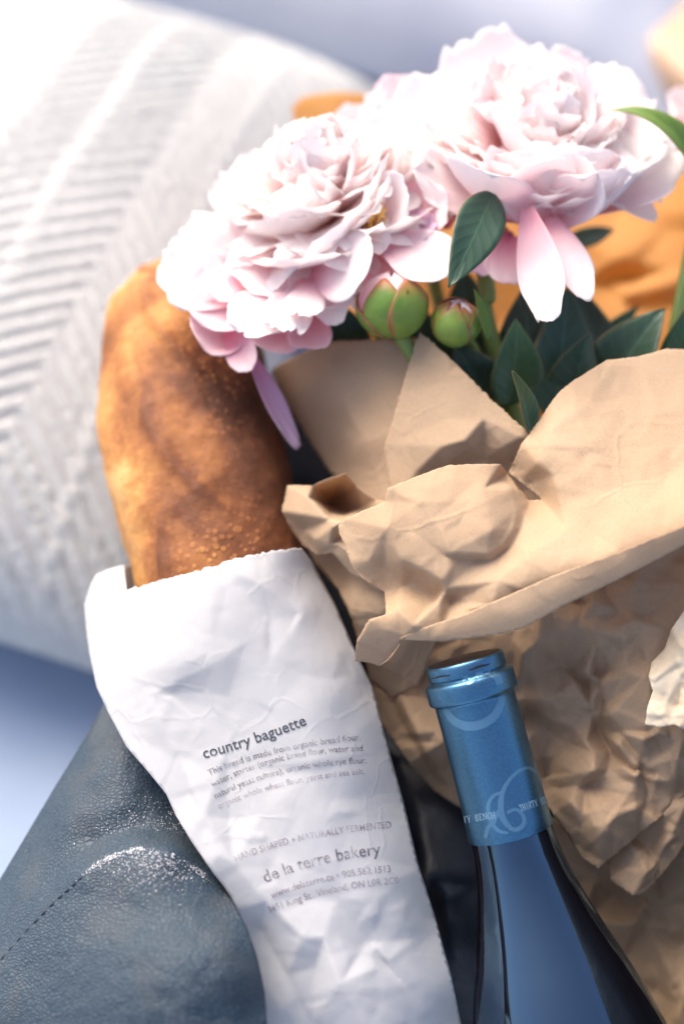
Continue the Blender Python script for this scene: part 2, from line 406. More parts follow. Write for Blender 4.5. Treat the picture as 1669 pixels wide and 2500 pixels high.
# ================================================================== setting
def cloth_height(x, y):
    f = noise.fractal(Vector((x * 2.2, y * 2.2, 3.1)), 1.0, 2.0, 3) * 0.012
    t = x * 0.8 + y * 0.6 + 0.06 * noise.noise(Vector((x * 3, y * 3, 1)))
    f += 0.011 * (abs(math.sin(t * 17.0)) ** 0.7) - 0.011
    return f - 0.012
def build_ground():
    n = 260; xs = np.linspace(-2.2, 2.2, n); ys = np.linspace(-1.2, 3.4, n); V = []
    # denser in the middle
    for i in range(n):
        for j in range(n):
            x = 2.4 * math.sinh(3 * (i / (n - 1) * 2 - 1)) / math.sinh(3); y = 0.55 + 3.0 * math.sinh(3 * (j / (n - 1) * 2 - 1)) / math.sinh(3)
            V.append((x, y, cloth_height(x, y)))
    o = mk('ground', V, grid_faces(n, n), MAT['blanket']); o['kind'] = 'structure'
    o['label'] = 'pale blue cotton blanket spread out under everything'
build_ground()

def pillow_mesh(cx, cy, a, b, h, rot, z0, nu, nv, bumpf=None, power=2.6):
    """closed pillow: super-ellipse outline, puffed, pinched at the seam"""
    V = []; F = []
    c, s = math.cos(rot), math.sin(rot)
    def pt(x, y, side):
        r = max(0.0, 1 - abs(x) ** power) * max(0.0, 1 - abs(y) ** power)
        hh = h * (r ** 0.42) if side > 0 else h * 0.35 * (r ** 0.5)
        X = a * x * (1 - 0.06 * (1 - y * y) * abs(x) ** 3 * 0); Y = b * y
        X *= 1 - 0.05 * (1 - abs(y)) * abs(x); Y *= 1 - 0.05 * (1 - abs(x)) * abs(y)
        z = hh * side
        if bumpf and side > 0:
            z += bumpf(X, Y) * min(1, r * 6 + 0.25)
        return (cx + c * X - s * Y, cy + s * X + c * Y, z0 + z)
    def cs(i, n):
        t = i / (n - 1) * 2 - 1
        return math.sin(t * math.pi / 2) * 0.6 + t * 0.4
    for side in (1, -1):
        o = len(V)
        for i in range(nu):
            for j in range(nv): V.append(pt(cs(i, nu), cs(j, nv), side))
        f = grid_faces(nu, nv)
        F += [tuple(o + k for k in (q if side > 0 else q[::-1])) for q in f]
    return V, F
def knit(x, y):
    x += 0.008 * noise.noise(Vector((x * 9, y * 9, 0))); y += 0.010 * noise.noise(Vector((x * 7, y * 7, 4)))
    pw = 0.064; k = math.floor(x / pw); t = x / pw - k
    d = (t - 0.5) * 2
    rib = y + (0.5 * pw) * abs(d) * (1 if k % 2 == 0 else -1)
    b = abs(math.sin(rib * math.pi / 0.0125)) ** 0.7
    st = abs(math.sin((x + 0.3 * math.sin(rib * 90)) * math.pi / 0.0085)) ** 0.6
    edge = min(1, (1 - abs(d)) * 6)
    return (0.0033 * b * (0.40 + 0.60 * st)) * edge + (1 - edge) * 0.0035 * (0.5 + 0.5 * abs(math.sin(y * math.pi / 0.012)))
def build_pillows():
    t = thing('knitted_pillow', 'plump white pillow with chunky chevron knit cover beside the baguette', 'pillow', (-0.255, 0.585, 0))
    V, F = pillow_mesh(-0.262, 0.592, 0.255, 0.215, 0.115, math.radians(-17), 0.045, 420, 360, knit)
    mk('knit_cover', V, F, MAT['wool'], t)
    # edge cord round the seam
    t2 = thing('lavender_cushion', 'smooth pale lavender cushion lying behind the knitted pillow', 'cushion', (0.14, 1.0, 0))
    V, F = pillow_mesh(0.045, 0.968, 0.27, 0.19, 0.11, math.radians(-24), 0.035, 60, 50, lambda x, y: 0.008 * noise.fractal(Vector((x * 7, y * 7, 8)), 1, 2, 3))
    mk('cushion_cover', V, F, MAT['lavender'], t2)
build_pillows()

def build_board():
    t = thing('wooden_board', 'pale peach wooden board with rounded edge lying beyond the peonies', 'board', tuple(G(1700, 60, 0.0)))
    A, B = G(1400, -40, 0.09), G(1700, 205, 0.09)
    d = (B - A).normalized(); n = Vector((-d.y, d.x, 0)); n = n if n.x > 0 else -n
    A = A - d * 0.25; Ld = (B - A).length + 0.25
    bm = bmesh.new()
    bmesh.ops.create_cube(bm, size=1)
    for v in bm.verts:
        v.co = A + d * ((v.co.x + 0.5) * Ld) + n * ((v.co.y + 0.5) * 0.24) + Vector((0, 0, 0.02 + (v.co.z - 0.5) * 0.034 - 0.02))
    bmesh.ops.bevel(bm, geom=bm.edges[:], offset=0.012, segments=4, affect='EDGES', profile=0.5)
    mk('board_plank', [v.co.copy() for v in bm.verts], [tuple(x.index for x in f.verts) for f in bm.faces], MAT['peach'], t)
    bm.free()
build_board()

# ================================================================== leather bag
def build_bag():
    t = thing('leather_bag', 'dark blue green pebbled leather bag holding bread, bottle and flowers', 'bag', tuple(G(600, 2300, 0)))
    out = [(262, 1715), (222, 1790), (180, 1860), (140, 1925), (95, 2000), (45, 2085), (0, 2160), (-70, 2275), (-140, 2400), (-140, 2640),
           (690, 2640), (648, 2500), (640, 2420), (622, 2340), (598, 2268), (562, 2200), (524, 2150), (600, 2080), (560, 1980), (470, 1850), (360, 1740)]
    ctrl = [(262, 1715, .545), (180, 1860, .533), (95, 2000, .527), (0, 2160, .523), (-70, 2275, .520), (-140, 2640, .515),
            (290, 1780, .523), (230, 1880, .515), (160, 2000, .508), (60, 2160, .505), (0, 2260, .503), (360, 1860, .513), (300, 1960, .502), (220, 2060, .497), (120, 2170, .495),
            (380, 1990, .502), (330, 2030, .494), (430, 2035, .497), (470, 2080, .494), (250, 2085, .491), (150, 2165, .491), (40, 2290, .493),
            (340, 2075, .485), (420, 2085, .483), (500, 2150, .481), (220, 2130, .486), (100, 2260, .487), (0, 2370, .489),
            (300, 2200, .474), (420, 2180, .470), (500, 2260, .462), (560, 2300, .458), (400, 2350, .452), (530, 2420, .449), (600, 2400, .455), (250, 2350, .463), (100, 2420, .475), (0, 2480, .482), (300, 2550, .452), (600, 2600, .447), (450, 2600, .446),
            (622, 2340, .462), (640, 2440, .461), (560, 1980, .512), (600, 2080, .500), (524, 2150, .486), (562, 2200, .479), (598, 2268, .468), (470, 1850, .525)]
    panel = sheet('outer_panel', out, ctrl, MAT['leather'], t, res=8, jit=0.2, thick=0.0022, seed=3, fine=0.0006,
                  creases=[[(505, 2135, -.001), (430, 2085, -.0045), (340, 2068, -.005), (250, 2098, -.004), (150, 2180, -.0022), (60, 2285, -.0012), (-60, 2420, 0)], [(500, 2085, .0), (430, 2045, .003), (340, 2025, .004), (250, 2050, .003), (150, 2130, .001)]], soft=9)
    # side wall drops from the panel's edge to the blanket
    seq = out[:10]
    top = [P(u, v, base) for (u, v), base in zip(seq, [.545, .538, .533, .530, .527, .525, .523, .520, .518, .515])]
    V = []; n = 10
    for q in top:
        for k in range(n):
            s = k / (n - 1)
            V.append((q.x - 0.018 * math.sin(s * math.pi) + 0.03 * s, q.y + 0.035 * math.sin(s * math.pi * 0.5), q.z * (1 - s) + 0.004 * s))
    o = mk('side_wall', V, grid_faces(len(seq), n), MAT['leather'], t); solidify(o, 0.002)
    # lining under the contents
    lo = [(560, 960), (760, 900), (1000, 1000), (1800, 1250), (1850, 2000), (1800, 2700), (420, 2700), (420, 2100), (330, 1800), (330, 1500), (420, 1200)]
    lc = [(700, 1000, .62), (1000, 1100, .615), (1700, 1300, .60), (900, 1500, .595), (1000, 2000, .560), (1060, 2250, .540), (1000, 2400, .548), (1150, 2500, .555), (800, 2200, .57), (500, 1900, .58), (1700, 2000, .575), (1750, 2600, .56), (400, 1300, .635), (500, 2600, .55), (330, 1650, .60)]
    o = sheet('lining', lo, lc, MAT['lining'], t, res=16, seed=5, thick=0.001, facets=[(60, 0.004)], soft=14,
              creases=[[(930, 1750, 0), (1000, 1950, -.006), (1040, 2150, -.008), (1060, 2330, 0)], [(1000, 2080, 0.0), (1080, 2200, .006), (1100, 2350, .004)]])
    # outer back and floor of the bag, seen only from the side
    V = []; rows = []
    for (u, v, z) in [(1860, 1350, .60), (1860, 1800, .59), (1860, 2300, .575), (1800, 2750, .56), (1100, 2800, .55), (450, 2750, .52), (-120, 2650, .515)]:
        q = P(u, v, z)
        for k in range(7):
            s = k / 6; V.append((q.x * (1 + 0.12 * math.sin(s * math.pi)), q.y, q.z * (1 - s) + 0.004 * s))
    o = mk('lower_wall', V, grid_faces(7, 7), MAT['leather'], t); solidify(o, 0.002)
    # the other side of the bag rises beside the bottle
    V = []; rows_ = [(1500, .545), (1700, .50), (1900, .465), (2150, .445), (2400, .435), (2750, .435)]
    for v_, zt in rows_:
        for j in range(8):
            f_ = j / 7; zz = .60 + (zt - .60) * f_
            V.append(P(1905 - 60 * f_ - 60 * math.sin(f_ * 2.6) + 10 * math.sin(v_ * .02 + f_ * 3), v_, zz))
    o = mk('right_wall', V, grid_faces(6, 8), MAT['lining'], t); solidify(o, 0.003)
    sb_ = o.modifiers.new('round', 'SUBSURF'); sb_.levels = 2; sb_.render_levels = 2
    # stitches along the seam
    pts = [(-20, 2372), (20, 2325), (60, 2280), (100, 2237), (140, 2197), (175, 2165), (205, 2138)]
    d = [Vector((a, b, 0)) for a, b in pts]; k = 0
    for i in range(len(d) - 1):
        nst = 2
        for j in range(nst):
            a = d[i].lerp(d[i + 1], (j + 0.12) / nst); b = d[i].lerp(d[i + 1], (j + 0.78) / nst)
            A, B = on_surface([panel.name], a.x, a.y, 0.0014), on_surface([panel.name], b.x, b.y, 0.0014)
            tube('stitch', [A, (A + B) / 2 - ray(a.x, a.y) * 0.0004, B], [0.0004, 0.0006, 0.0004], MAT['thread'], t, 6)
    # flour spilled along the fold
    rng = np.random.default_rng(4); V = []; F = []
    ridge = [(160, 2165), (210, 2125), (260, 2095), (310, 2072), (360, 2064), (410, 2070), (450, 2090), (490, 2125), (515, 2150)]
    def grain(u, v, r):
        c = on_surface([panel.name], u, v, r * 0.5 + 0.0016); o = len(V)
        for dx, dy, dz in ((1, 0, 0), (-1, 0, 0), (0, 1, 0), (0, -1, 0), (0, 0, 1), (0, 0, -1)):
            V.append(c + Vector((dx, dy, dz)) * r * rng.uniform(.6, 1.3))
        for a, b, c_ in ((0, 2, 4), (2, 1, 4), (1, 3, 4), (3, 0, 4), (2, 0, 5), (1, 2, 5), (3, 1, 5), (0, 3, 5)): F.append((o + a, o + b, o + c_))
    for _k in range(1900):
        s = rng.beta(2.2, 1.5) * (len(ridge) - 1); i = min(int(s), len(ridge) - 2); q = np.array(ridge[i]) * (1 - s + i) + np.array(ridge[i + 1]) * (s - i)
        q = q + np.array([rng.normal(0, 4), rng.normal(0, 5)]); grain(q[0], q[1], rng.uniform(.00012, .00036))
    for _k in range(1300):
        q = np.array([rng.normal(390, 70), 2075 - abs(rng.normal(0, 55))]) if rng.random() < .5 else np.array([rng.normal(390, 75), 2075 + abs(rng.normal(0, 45))])
        if 150 < q[0] < 545: grain(q[0], q[1], rng.uniform(.0001, .00028))
    mk('flour_dust', V, F, MAT['flour'], t, False, kind='stuff')

def tube(name, pts, rad, mat, parent, ns=10, cap=True):
    pts = [Vector(p) for p in pts]; V = []; F = []
    n = len(pts); prev = None
    for i, p in enumerate(pts):
        tg = (pts[min(i + 1, n - 1)] - pts[max(i - 1, 0)]).normalized()
        a = prev if prev is not None else (Vector((0, 0, 1)) if abs(tg.z) < 0.9 else Vector((1, 0, 0)))
        x = (a - tg * a.dot(tg)).normalized(); y = tg.cross(x); prev = x
        for k in range(ns):
            t = 2 * math.pi * k / ns; V.append(p + (x * math.cos(t) + y * math.sin(t)) * rad[i])
    F = grid_faces(n, ns, True)
    if cap: F += [tuple(range(ns))[::-1], tuple(range((n - 1) * ns, n * ns))]
    return mk(name, V, F, mat, parent)
def smooth_path(pts, n):
    pts = [Vector(p) for p in pts]; out = []
    m = len(pts) - 1
    for i in range(n):
        t = i / (n - 1) * m; k = min(int(t), m - 1); f = t - k
        p0, p1, p2, p3 = pts[max(k - 1, 0)], pts[k], pts[k + 1], pts[min(k + 2, m)]
        out.append(0.5 * ((2 * p1) + (p2 - p0) * f + (2 * p0 - 5 * p1 + 4 * p2 - p3) * f * f + (3 * p1 - p0 - 3 * p2 + p3) * f ** 3))
    return out
build_bag()

# ================================================================== baguette
def build_baguette():
    t = thing('baguette', 'golden brown blistered baguette sticking out of the white paper bag', 'bread', tuple(P(760, 2200, .55)))
    # centre line (u, v, z) and half width in px
    ax = [(408, 628, .602, 4), (415, 655, .601, 62), (424, 690, .599, 112), (434, 740, .596, 160), (443, 820, .590, 190), (452, 900, .584, 203), (464, 1000, .577, 212), (480, 1100, .570, 218), (500, 1200, .562, 216), (518, 1300, .555, 213), (540, 1400, .549, 212),
          (580, 1550, .542, 212), (630, 1700, .536, 210), (690, 1880, .530, 205), (750, 2040, .526, 190), (800, 2170, .523, 150), (830, 2240, .521, 80), (842, 2268, .520, 5)]
    cen = smooth_path([P(u, v, z) for u, v, z, r in ax], 210)
    rad = smooth_path([Vector((m_px(r, z), 0, 0)) for u, v, z, r in ax], 210)
    ns = 170; V = []; bake = []; blis = []
    slashes = [(0.09, -0.20), (0.285, 0.22), (0.46, 0.1), (0.64, 0.0), (0.80, 0.1)]
    for i, c in enumerate(cen):
        tg = (cen[min(i + 1, 209)] - cen[max(i - 1, 0)]).normalized()
        x = (RT - tg * RT.dot(tg)).normalized(); y = tg.cross(x)
        if y.dot(FWD) > 0: y = -y          # y faces the camera
        R = max(rad[i].x, 1e-4); s = i / 209
        for k in range(ns):
            th = 2 * math.pi * k / ns
            d = x * math.cos(th) + y * (math.sin(th) * (0.92 if math.sin(th) > 0 else 0.75))
            p0 = c + d * R
            lump = noise.fractal(p0 * 16, 1.0, 2.0, 3)
            off = 0.0030 * lump + 0.0007 * noise.fractal(p0 * 90, 0.8, 2.0, 3)
            bk = 0.5
            top = math.sin(th)
            # slashes: long oblique lenses over the top, each with a raised dark ear
            for s0, c0 in slashes:
                ds = (s - s0) / 0.115; cc = math.cos(th)
                if top > 0 and abs(ds) < 1:
                    wv = 1 - ds * ds; e_ = (cc - c0 - 0.42 * ds) / (0.05 + 0.27 * wv)
                    if abs(e_) < 1:
                        off += -0.0010 * (1 - e_ * e_) * wv; bk -= 0.12 * wv * (1 - e_ * e_) - 0.05 * noise.noise(p0 * 120)
                    elif -1.7 < e_ < -1:
                        r_ = 1 - abs(e_ + 1.3) / 0.4
                        if r_ > 0: off += 0.0020 * r_ * wv; bk += 0.10 * r_ * wv
            # blisters on the ridge between slashes
            m_ = max(0.0, noise.noise(p0 * 26 + Vector((3, 1, 2))) + 0.35) * max(0.0, min(1, (s - 0.24) * 7)) * max(0.0, min(1, top * 1.6 - 0.1)) * max(0.0, 1 - 1.1 * max(0, -math.cos(th) - 0.1)) * max(0.0, 1 - 2.2 * max(0, math.cos(th) - 0.35))
            blis.append(min(1, m_ * 1.6))
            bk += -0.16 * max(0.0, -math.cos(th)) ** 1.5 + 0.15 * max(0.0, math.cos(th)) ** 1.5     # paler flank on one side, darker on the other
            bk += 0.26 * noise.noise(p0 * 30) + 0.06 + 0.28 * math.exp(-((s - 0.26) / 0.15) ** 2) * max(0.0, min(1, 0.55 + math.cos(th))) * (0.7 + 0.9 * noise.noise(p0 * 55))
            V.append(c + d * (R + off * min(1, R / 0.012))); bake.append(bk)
    F = grid_faces(210, ns, True) + [tuple(range(ns))[::-1], tuple(range(209 * ns, 210 * ns))]
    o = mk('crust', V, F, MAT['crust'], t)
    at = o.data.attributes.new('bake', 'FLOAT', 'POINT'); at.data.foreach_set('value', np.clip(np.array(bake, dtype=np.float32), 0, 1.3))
    at = o.data.attributes.new('blister', 'FLOAT', 'POINT'); at.data.foreach_set('value', np.array(blis, dtype=np.float32))
build_baguette()

# ================================================================== white paper bag
def build_bread_bag():
    t = thing('bread_bag', 'crinkled white paper bakery bag with printed text around the baguette', 'paper bag', tuple(P(760, 2400, .53)))
    left = [(206, 1477), (210, 1530), (218, 1592), (236, 1677), (267, 1744), (309, 1823), (361, 1883), (406, 1938), (430, 1992), (467, 2053), (521, 2132), (564, 2186), (590, 2247), (600, 2307), (610, 2380), (615, 2500), (640, 2640)]
    right = [(735, 1338), (762, 1372), (820, 1480), (858, 1570), (910, 1680), (940, 1800), (985, 1960), (1020, 2110), (1062, 2240), (1100, 2380), (1125, 2500), (1150, 2640)]
    topf = [(735, 1338), (690, 1340), (600, 1358), (545, 1371), (532, 1380), (450, 1402), (380, 1420), (310, 1441), (303, 1379), (270, 1388), (236, 1402), (222, 1425), (206, 1477)]
    rng = np.random.default_rng(2)
    torn = []
    for a, b in zip(topf[::-1][:-1], topf[::-1][1:]):
        k = max(1, int(math.dist(a, b) / 7))
        for j in range(k):
            f = j / k; torn.append((a[0] + (b[0] - a[0]) * f, a[1] + (b[1] - a[1]) * f + (rng.normal(0, 1.8) if a[0] >= 309 else 0)))
    out = torn + right + left[1:][::-1]
    ctrl = [(206, 1477, .532), (218, 1592, .522), (236, 1677, .512), (309, 1823, .498), (406, 1938, .488), (467, 2053, .481), (521, 2132, .478), (594, 2247, .479), (615, 2400, .481), (640, 2640, .48),
            (312, 1441, .521), (303, 1379, .537), (236, 1402, .535), (450, 1402, .509), (540, 1372, .507), (690, 1340, .514), (735, 1338, .521),
            (400, 1550, .501), (520, 1520, .497), (640, 1500, .501), (740, 1480, .511), (330, 1650, .502), (480, 1680, .4945), (600, 1700, .492), (720, 1690, .494), (830, 1680, .502),
            (450, 1850, .4905), (600, 1900, .4865), (740, 1900, .4855), (860, 1900, .491), (560, 2060, .481), (700, 2080, .4795), (850, 2080, .4815), (940, 2080, .489),
            (680, 2250, .476), (800, 2250, .474), (920, 2250, .477), (1000, 2250, .486), (720, 2420, .473), (850, 2420, .471), (980, 2420, .475), (1060, 2420, .484), (900, 2640, .468),
            (762, 1372, .529), (820, 1480, .526), (910, 1680, .517), (985, 1960, .508), (1062, 2240, .500), (1125, 2500, .494), (1150, 2640, .49)]
    front = sheet('front_face', out, ctrl, MAT['white_paper'], t, res=7, jit=0.1, seed=11, soft=3, thick=0.00015,
        creases=[[(540, 1374, -.001), (640, 1430, -.0022), (740, 1500, -.003), (830, 1590, -.002), (880, 1680, 0)],
                 [(360, 1700, -.001), (400, 1790, -.0016), (440, 1860, -.001), (500, 1990, -.0018), (570, 2110, -.0022), (650, 2200, -.0018), (740, 2290, -.003), (770, 2360, 0.001)],
                 [(770, 1380, -.001), (800, 1480, -.002), (840, 1590, -.0022), (900, 1760, -.001)],
                 [(500, 1690, .001), (520, 1620, -.001), (560, 1700, .001)],
                 [(640, 2270, .004), (700, 2380, .003), (760, 2500, .004)], [(790, 2290, -.002), (830, 2400, -.003), (900, 2520, -.002)], [(820, 2200, .001), (900, 2300, .003), (1000, 2420, .001)],
                 [(560, 2000, .0012), (640, 1990, .001), (680, 2060, .0006)]],
        facets=[(40, 0.0007), (130, 0.00035), (420, 0.00018)])
    # back face with the higher lip left of the loaf
    outb = [(206, 1477), (222, 1425), (236, 1402), (270, 1388), (330, 1370), (480, 1330), (640, 1290), (735, 1300), (762, 1372), (820, 1480), (910, 1680), (985, 1960), (1062, 2240), (1125, 2500), (1150, 2640), (640, 2640), (615, 2500), (610, 2380), (590, 2247), (521, 2132), (467, 2053), (406, 1938), (361, 1883), (309, 1823), (267, 1744), (236, 1677), (218, 1592)]
    cb = [(206, 1477, .5325), (236, 1402, .541), (300, 1378, .550), (250, 1460, .542), (480, 1330, .598), (735, 1300, .56), (500, 1500, .593), (600, 1700, .582), (700, 1900, .575), (800, 2100, .567), (850, 2400, .545), (218, 1592, .5225), (309, 1823, .4985), (406, 1938, .4885), (521, 2132, .4785), (594, 2247, .4795), (615, 2400, .4815), (640, 2640, .4805),
          (820, 1480, .5265), (910, 1680, .5175), (985, 1960, .5085), (1062, 2240, .5005), (1125, 2500, .4945)]
    cx_ = [(820, 1480), (910, 1680), (985, 1960), (1062, 2240), (1125, 2500), (1150, 2640), (762, 1372), (735, 1300)]
    outb = [(u - 9, v) if (u, v) in cx_ else ((u + 7, v) if v > 1500 else (u + 4, v + 3)) for u, v in outb]
    cb = [(u, v, z + .0012) for u, v, z in cb]
    sheet('back_face', outb, cb, MAT['white_paper'], t, res=12, jit=0.1, seed=12, soft=6, thick=0.00015, facets=[(120, 0.0006)])
    # printed text
    def z2(x, y): return (450 + x / 2.851, 1700 + y / 2.851)
    lines = [('country baguette', (138, 432), (495, 326), (852, 196), 'ink_dark', 1.0, 'printed_title'),
             ('This bread is made from organic bread flour,', (175, 552), (650, 394), (1226, 302), 'ink_worn', 1.05, 'printed_line'),
             ('water, starter (organic bread flour, water and', (196, 632), (690, 446), (1240, 380), 'ink_worn', 1.05, 'printed_line'),
             ('natural yeast culture), organic whole rye flour,', (220, 712), (700, 534), (1266, 465), 'ink_worn', 1.05, 'printed_line'),
             ('organic whole wheat flour, yeast and sea salt.', (246, 785), (700, 622), (1252, 540), 'ink_faint', 1.05, 'printed_line'),
             ('HAND SHAPED + NATURALLY FERMENTED', (362, 1152), (840, 1000), (1440, 914), 'ink_faint', 1.15, 'printed_line'),
             ('de la terre bakery', (565, 1297), (940, 1172), (1366, 1100), 'ink_worn', 1.05, 'printed_name'),
             ('www.delaterre.ca \u2022 905.562.1513', (610, 1408), (1010, 1282), (1436, 1222), 'ink_faint', 1.1, 'printed_line'),
             ('3451 King St., Vineland, ON L0R 2C0', (590, 1512), (1020, 1370), (1492, 1302), 'ink_faint', 1.1, 'printed_line')]
    for txt, a, m, b, mat, hk, nm in lines:
        cu = bpy.data.curves.new('txt', 'FONT'); cu.body = txt; cu.size = 1; cu.resolution_u = 3; cu.offset = 0.006
        ob = bpy.data.objects.new('txt', cu); COL.objects.link(ob)
        dg = bpy.context.evaluated_depsgraph_get(); me = ob.evaluated_get(dg).to_mesh()
        co = [v.co.copy() for v in me.vertices]; fs = [tuple(p.vertices) for p in me.polygons]
        ob.evaluated_get(dg).to_mesh_clear(); COL.objects.unlink(ob); bpy.data.objects.remove(ob); bpy.data.curves.remove(cu)
        A, M, B = (Vector(z2(*q)) for q in (a, m, b)); Cc = 2 * M - (A + B) / 2      # quadratic through the middle
        xs = [c.x for c in co]; x0, x1 = min(xs), max(xs); N = 60
        cur = [(1 - s) ** 2 * A + 2 * s * (1 - s) * Cc + s * s * B for s in [i_ / (N - 1) for i_ in range(N)]]
        L = [0]
        for i in range(N - 1): L.append(L[-1] + (cur[i + 1] - cur[i]).length)
        k = L[-1] / (x1 - x0); V = []
        for c in co:
            d = (c.x - x0) * k; i = min(max(int(np.searchsorted(L, d)) - 1, 0), N - 2); f = (d - L[i]) / (L[i + 1] - L[i])
            p = cur[i].lerp(cur[i + 1], f); tg = (cur[i + 1] - cur[i]).normalized(); nrm = Vector((tg.y, -tg.x))
            q = p + nrm * (c.y * k * hk)
            V.append(on_surface([front.name], q.x, q.y, 0.00035, 0.49))
        mk(nm, V, fs, MAT[mat], t, False)
build_bread_bag()

# ================================================================== wine bottle
def build_bottle():
    top = P(1131, 1608, .4945); bot = P(1246, 2030, .4935)
    axis = (bot - top).normalized(); S = (bot - top).length / 0.0615
    t = thing('wine_bottle', 'dark glass wine bottle with blue foil capsule lying under the brown paper', 'bottle', tuple(top + axis * 0.295 * S))
    x = (RT - axis * RT.dot(axis)).normalized(); y = axis.cross(x)
    rr = m_px(1, .4965)
    def lathe(name, prof, mat, ns=96, cap0=True, cap1=True, wob=None):
        V = []
        for s, r in prof:
            for k in range(ns):
                th = 2 * math.pi * k / ns
                V.append(top + axis * (s * S) + (x * math.cos(th) + y * math.sin(th)) * (r * S + (wob(s, th) if wob else 0)))
        F = grid_faces(len(prof), ns, True)
        if cap0: F.append(tuple(range(ns))[::-1])
        if cap1: F.append(tuple(range((len(prof) - 1) * ns, len(prof) * ns)))
        o = mk(name, V, F, mat, t)
        SURF[name] = BVHTree.FromPolygons([tuple(v) for v in V], F)
        return o
    mm = 0.001
    def fine(pr, n=4):
        return [(a * mm, b * mm) for a, b in pr]
    # foil capsule: cap, tear groove, lip ring, sleeve
    wob = lambda s, th: 0.00008 * math.sin(3 * th + s * 300) + 0.00005 * math.sin(7 * th + 1)
    cap = [(0.5, 12.6), (0.1, 12.75), (0.0, 13.0), (0.15, 13.35), (0.6, 13.6), (1.4, 13.72), (4.6, 13.75), (5.0, 13.65), (5.15, 13.2)]
    lathe('foil_cap', fine(cap), MAT['capsule'], wob=wob)
    lathe('closure_disc', fine([(-0.15, 0.5), (-0.12, 12.3), (0.0, 12.75), (0.3, 12.8)]), MAT['disc'])
    ring = [(5.2, 13.2), (5.6, 13.3), (6.0, 14.6), (6.3, 15.2), (6.9, 15.55), (8.0, 15.65), (12.2, 15.65), (12.9, 15.5), (13.3, 15.1), (13.5, 14.4), (13.8, 14.1), (14.6, 14.0), (16, 14.0), (22, 14.05), (30, 14.1), (40, 14.25), (50, 14.5), (58, 14.72), (61.3, 14.85), (61.5, 14.8), (61.5, 14.5)]
    lathe('foil_capsule', fine(ring), MAT['capsule'], cap0=False, cap1=False, wob=wob)
    lathe('tear_groove', fine([(4.6, 13.1), (6.2, 13.15)]), MAT['disc'], cap0=False, cap1=False)
    gl = [(58, 14.2), (61.4, 14.3), (66, 14.6), (72, 15.3), (80, 16.9), (90, 19.6), (100, 22.8), (110, 26.2), (120, 29.4), (130, 32.2), (140, 34.6), (150, 36.3), (160, 37.3), (170, 37.7), (285, 37.7), (292, 36.8), (295, 34)]
    gp = smooth_path([Vector((a, b, 0)) for a, b in gl], 120)
    lathe('glass_body', [(p.x * mm, p.y * mm) for p in gp], MAT['glass'], ns=128)
    # small tears in the perforation
    for (u0, v0, u1, v1, w_) in [(1143, 1636, 1196, 1620, 3), (1050, 1657, 1098, 1648, 2)]:
        pts = []
        n = 9
        V = []
        for i in range(n):
            f = i / (n - 1); uu = u0 + (u1 - u0) * f; vv = v0 + (v1 - v0) * f + 0.8 * math.sin(f * 9)
            h = w_ * (0.35 + 0.65 * math.sin(math.pi * f))
            for sgn in (-1, 1): V.append(on_surface(['foil_cap', 'foil_capsule'], uu + 0.2 * sgn * h, vv + sgn * h, 0.00025))
        mk('perforation_gap', V, grid_faces(n, 2), MAT['disc'], t)
    # printed flourish and lettering
    def z(x_, y_): return (1000 + x_ / 3.92, 1550 + y_ / 3.92)
    def ribbon(name, pts, wid, mat):
        pts = smooth_path([Vector((*z(*p[:2]), 0)) for p in pts], 8 * len(pts)); n = len(pts); V = []
        for i, p in enumerate(pts):
            tg = (pts[min(i + 1, n - 1)] - pts[max(0, i - 1)]).normalized(); nr = Vector((-tg.y, tg.x, 0))
            f = i / (n - 1); wd = np.interp(f, np.linspace(0, 1, len(wid)), wid) / 3.92 / 2
            for k in (-1, -0.33, 0.33, 1):
                q = p + nr * wd * k; V.append(on_surface(['foil_cap', 'foil_capsule'], q.x, q.y, 0.00012))
        mk(name, V, grid_faces(n, 4), mat, t)
    ribbon('printed_flourish', [(330, 690), (380, 780), (470, 850), (580, 875), (700, 850), (810, 770), (870, 650), (880, 540)], [50, 70, 85, 90, 85, 75, 65], MAT['capsule_print'])
    ribbon('printed_flourish', [(860, 470), (830, 400), (760, 370), (650, 390), (560, 440), (520, 400)], [70, 80, 60, 60, 70, 50], MAT['capsule_print'])
    ribbon('printed_flourish', [(1262, 1430), (1225, 1335), (1140, 1272), (1030, 1310), (940, 1400), (885, 1510), (868, 1640), (890, 1760), (960, 1850)], [30, 30, 32, 36, 40, 55, 60, 45], MAT['capsule_print'])
    ribbon('printed_flourish', [(880, 1505), (800, 1540), (755, 1610), (750, 1700), (790, 1810), (860, 1880), (940, 1895)], [28, 30, 36, 40, 40, 36, 25], MAT['capsule_print'])
    ribbon('printed_flourish', [(930, 1700), (1010, 1670), (1075, 1720), (1090, 1800), (1030, 1860), (950, 1845), (905, 1770)], [30, 36, 42, 46, 40, 30], MAT['capsule_print'])
    ribbon('printed_flourish', [(880, 1670), (820, 1730), (800, 1790), (745, 1850), (722, 1945)], [50, 55, 45, 40, 36], MAT['capsule_print'])
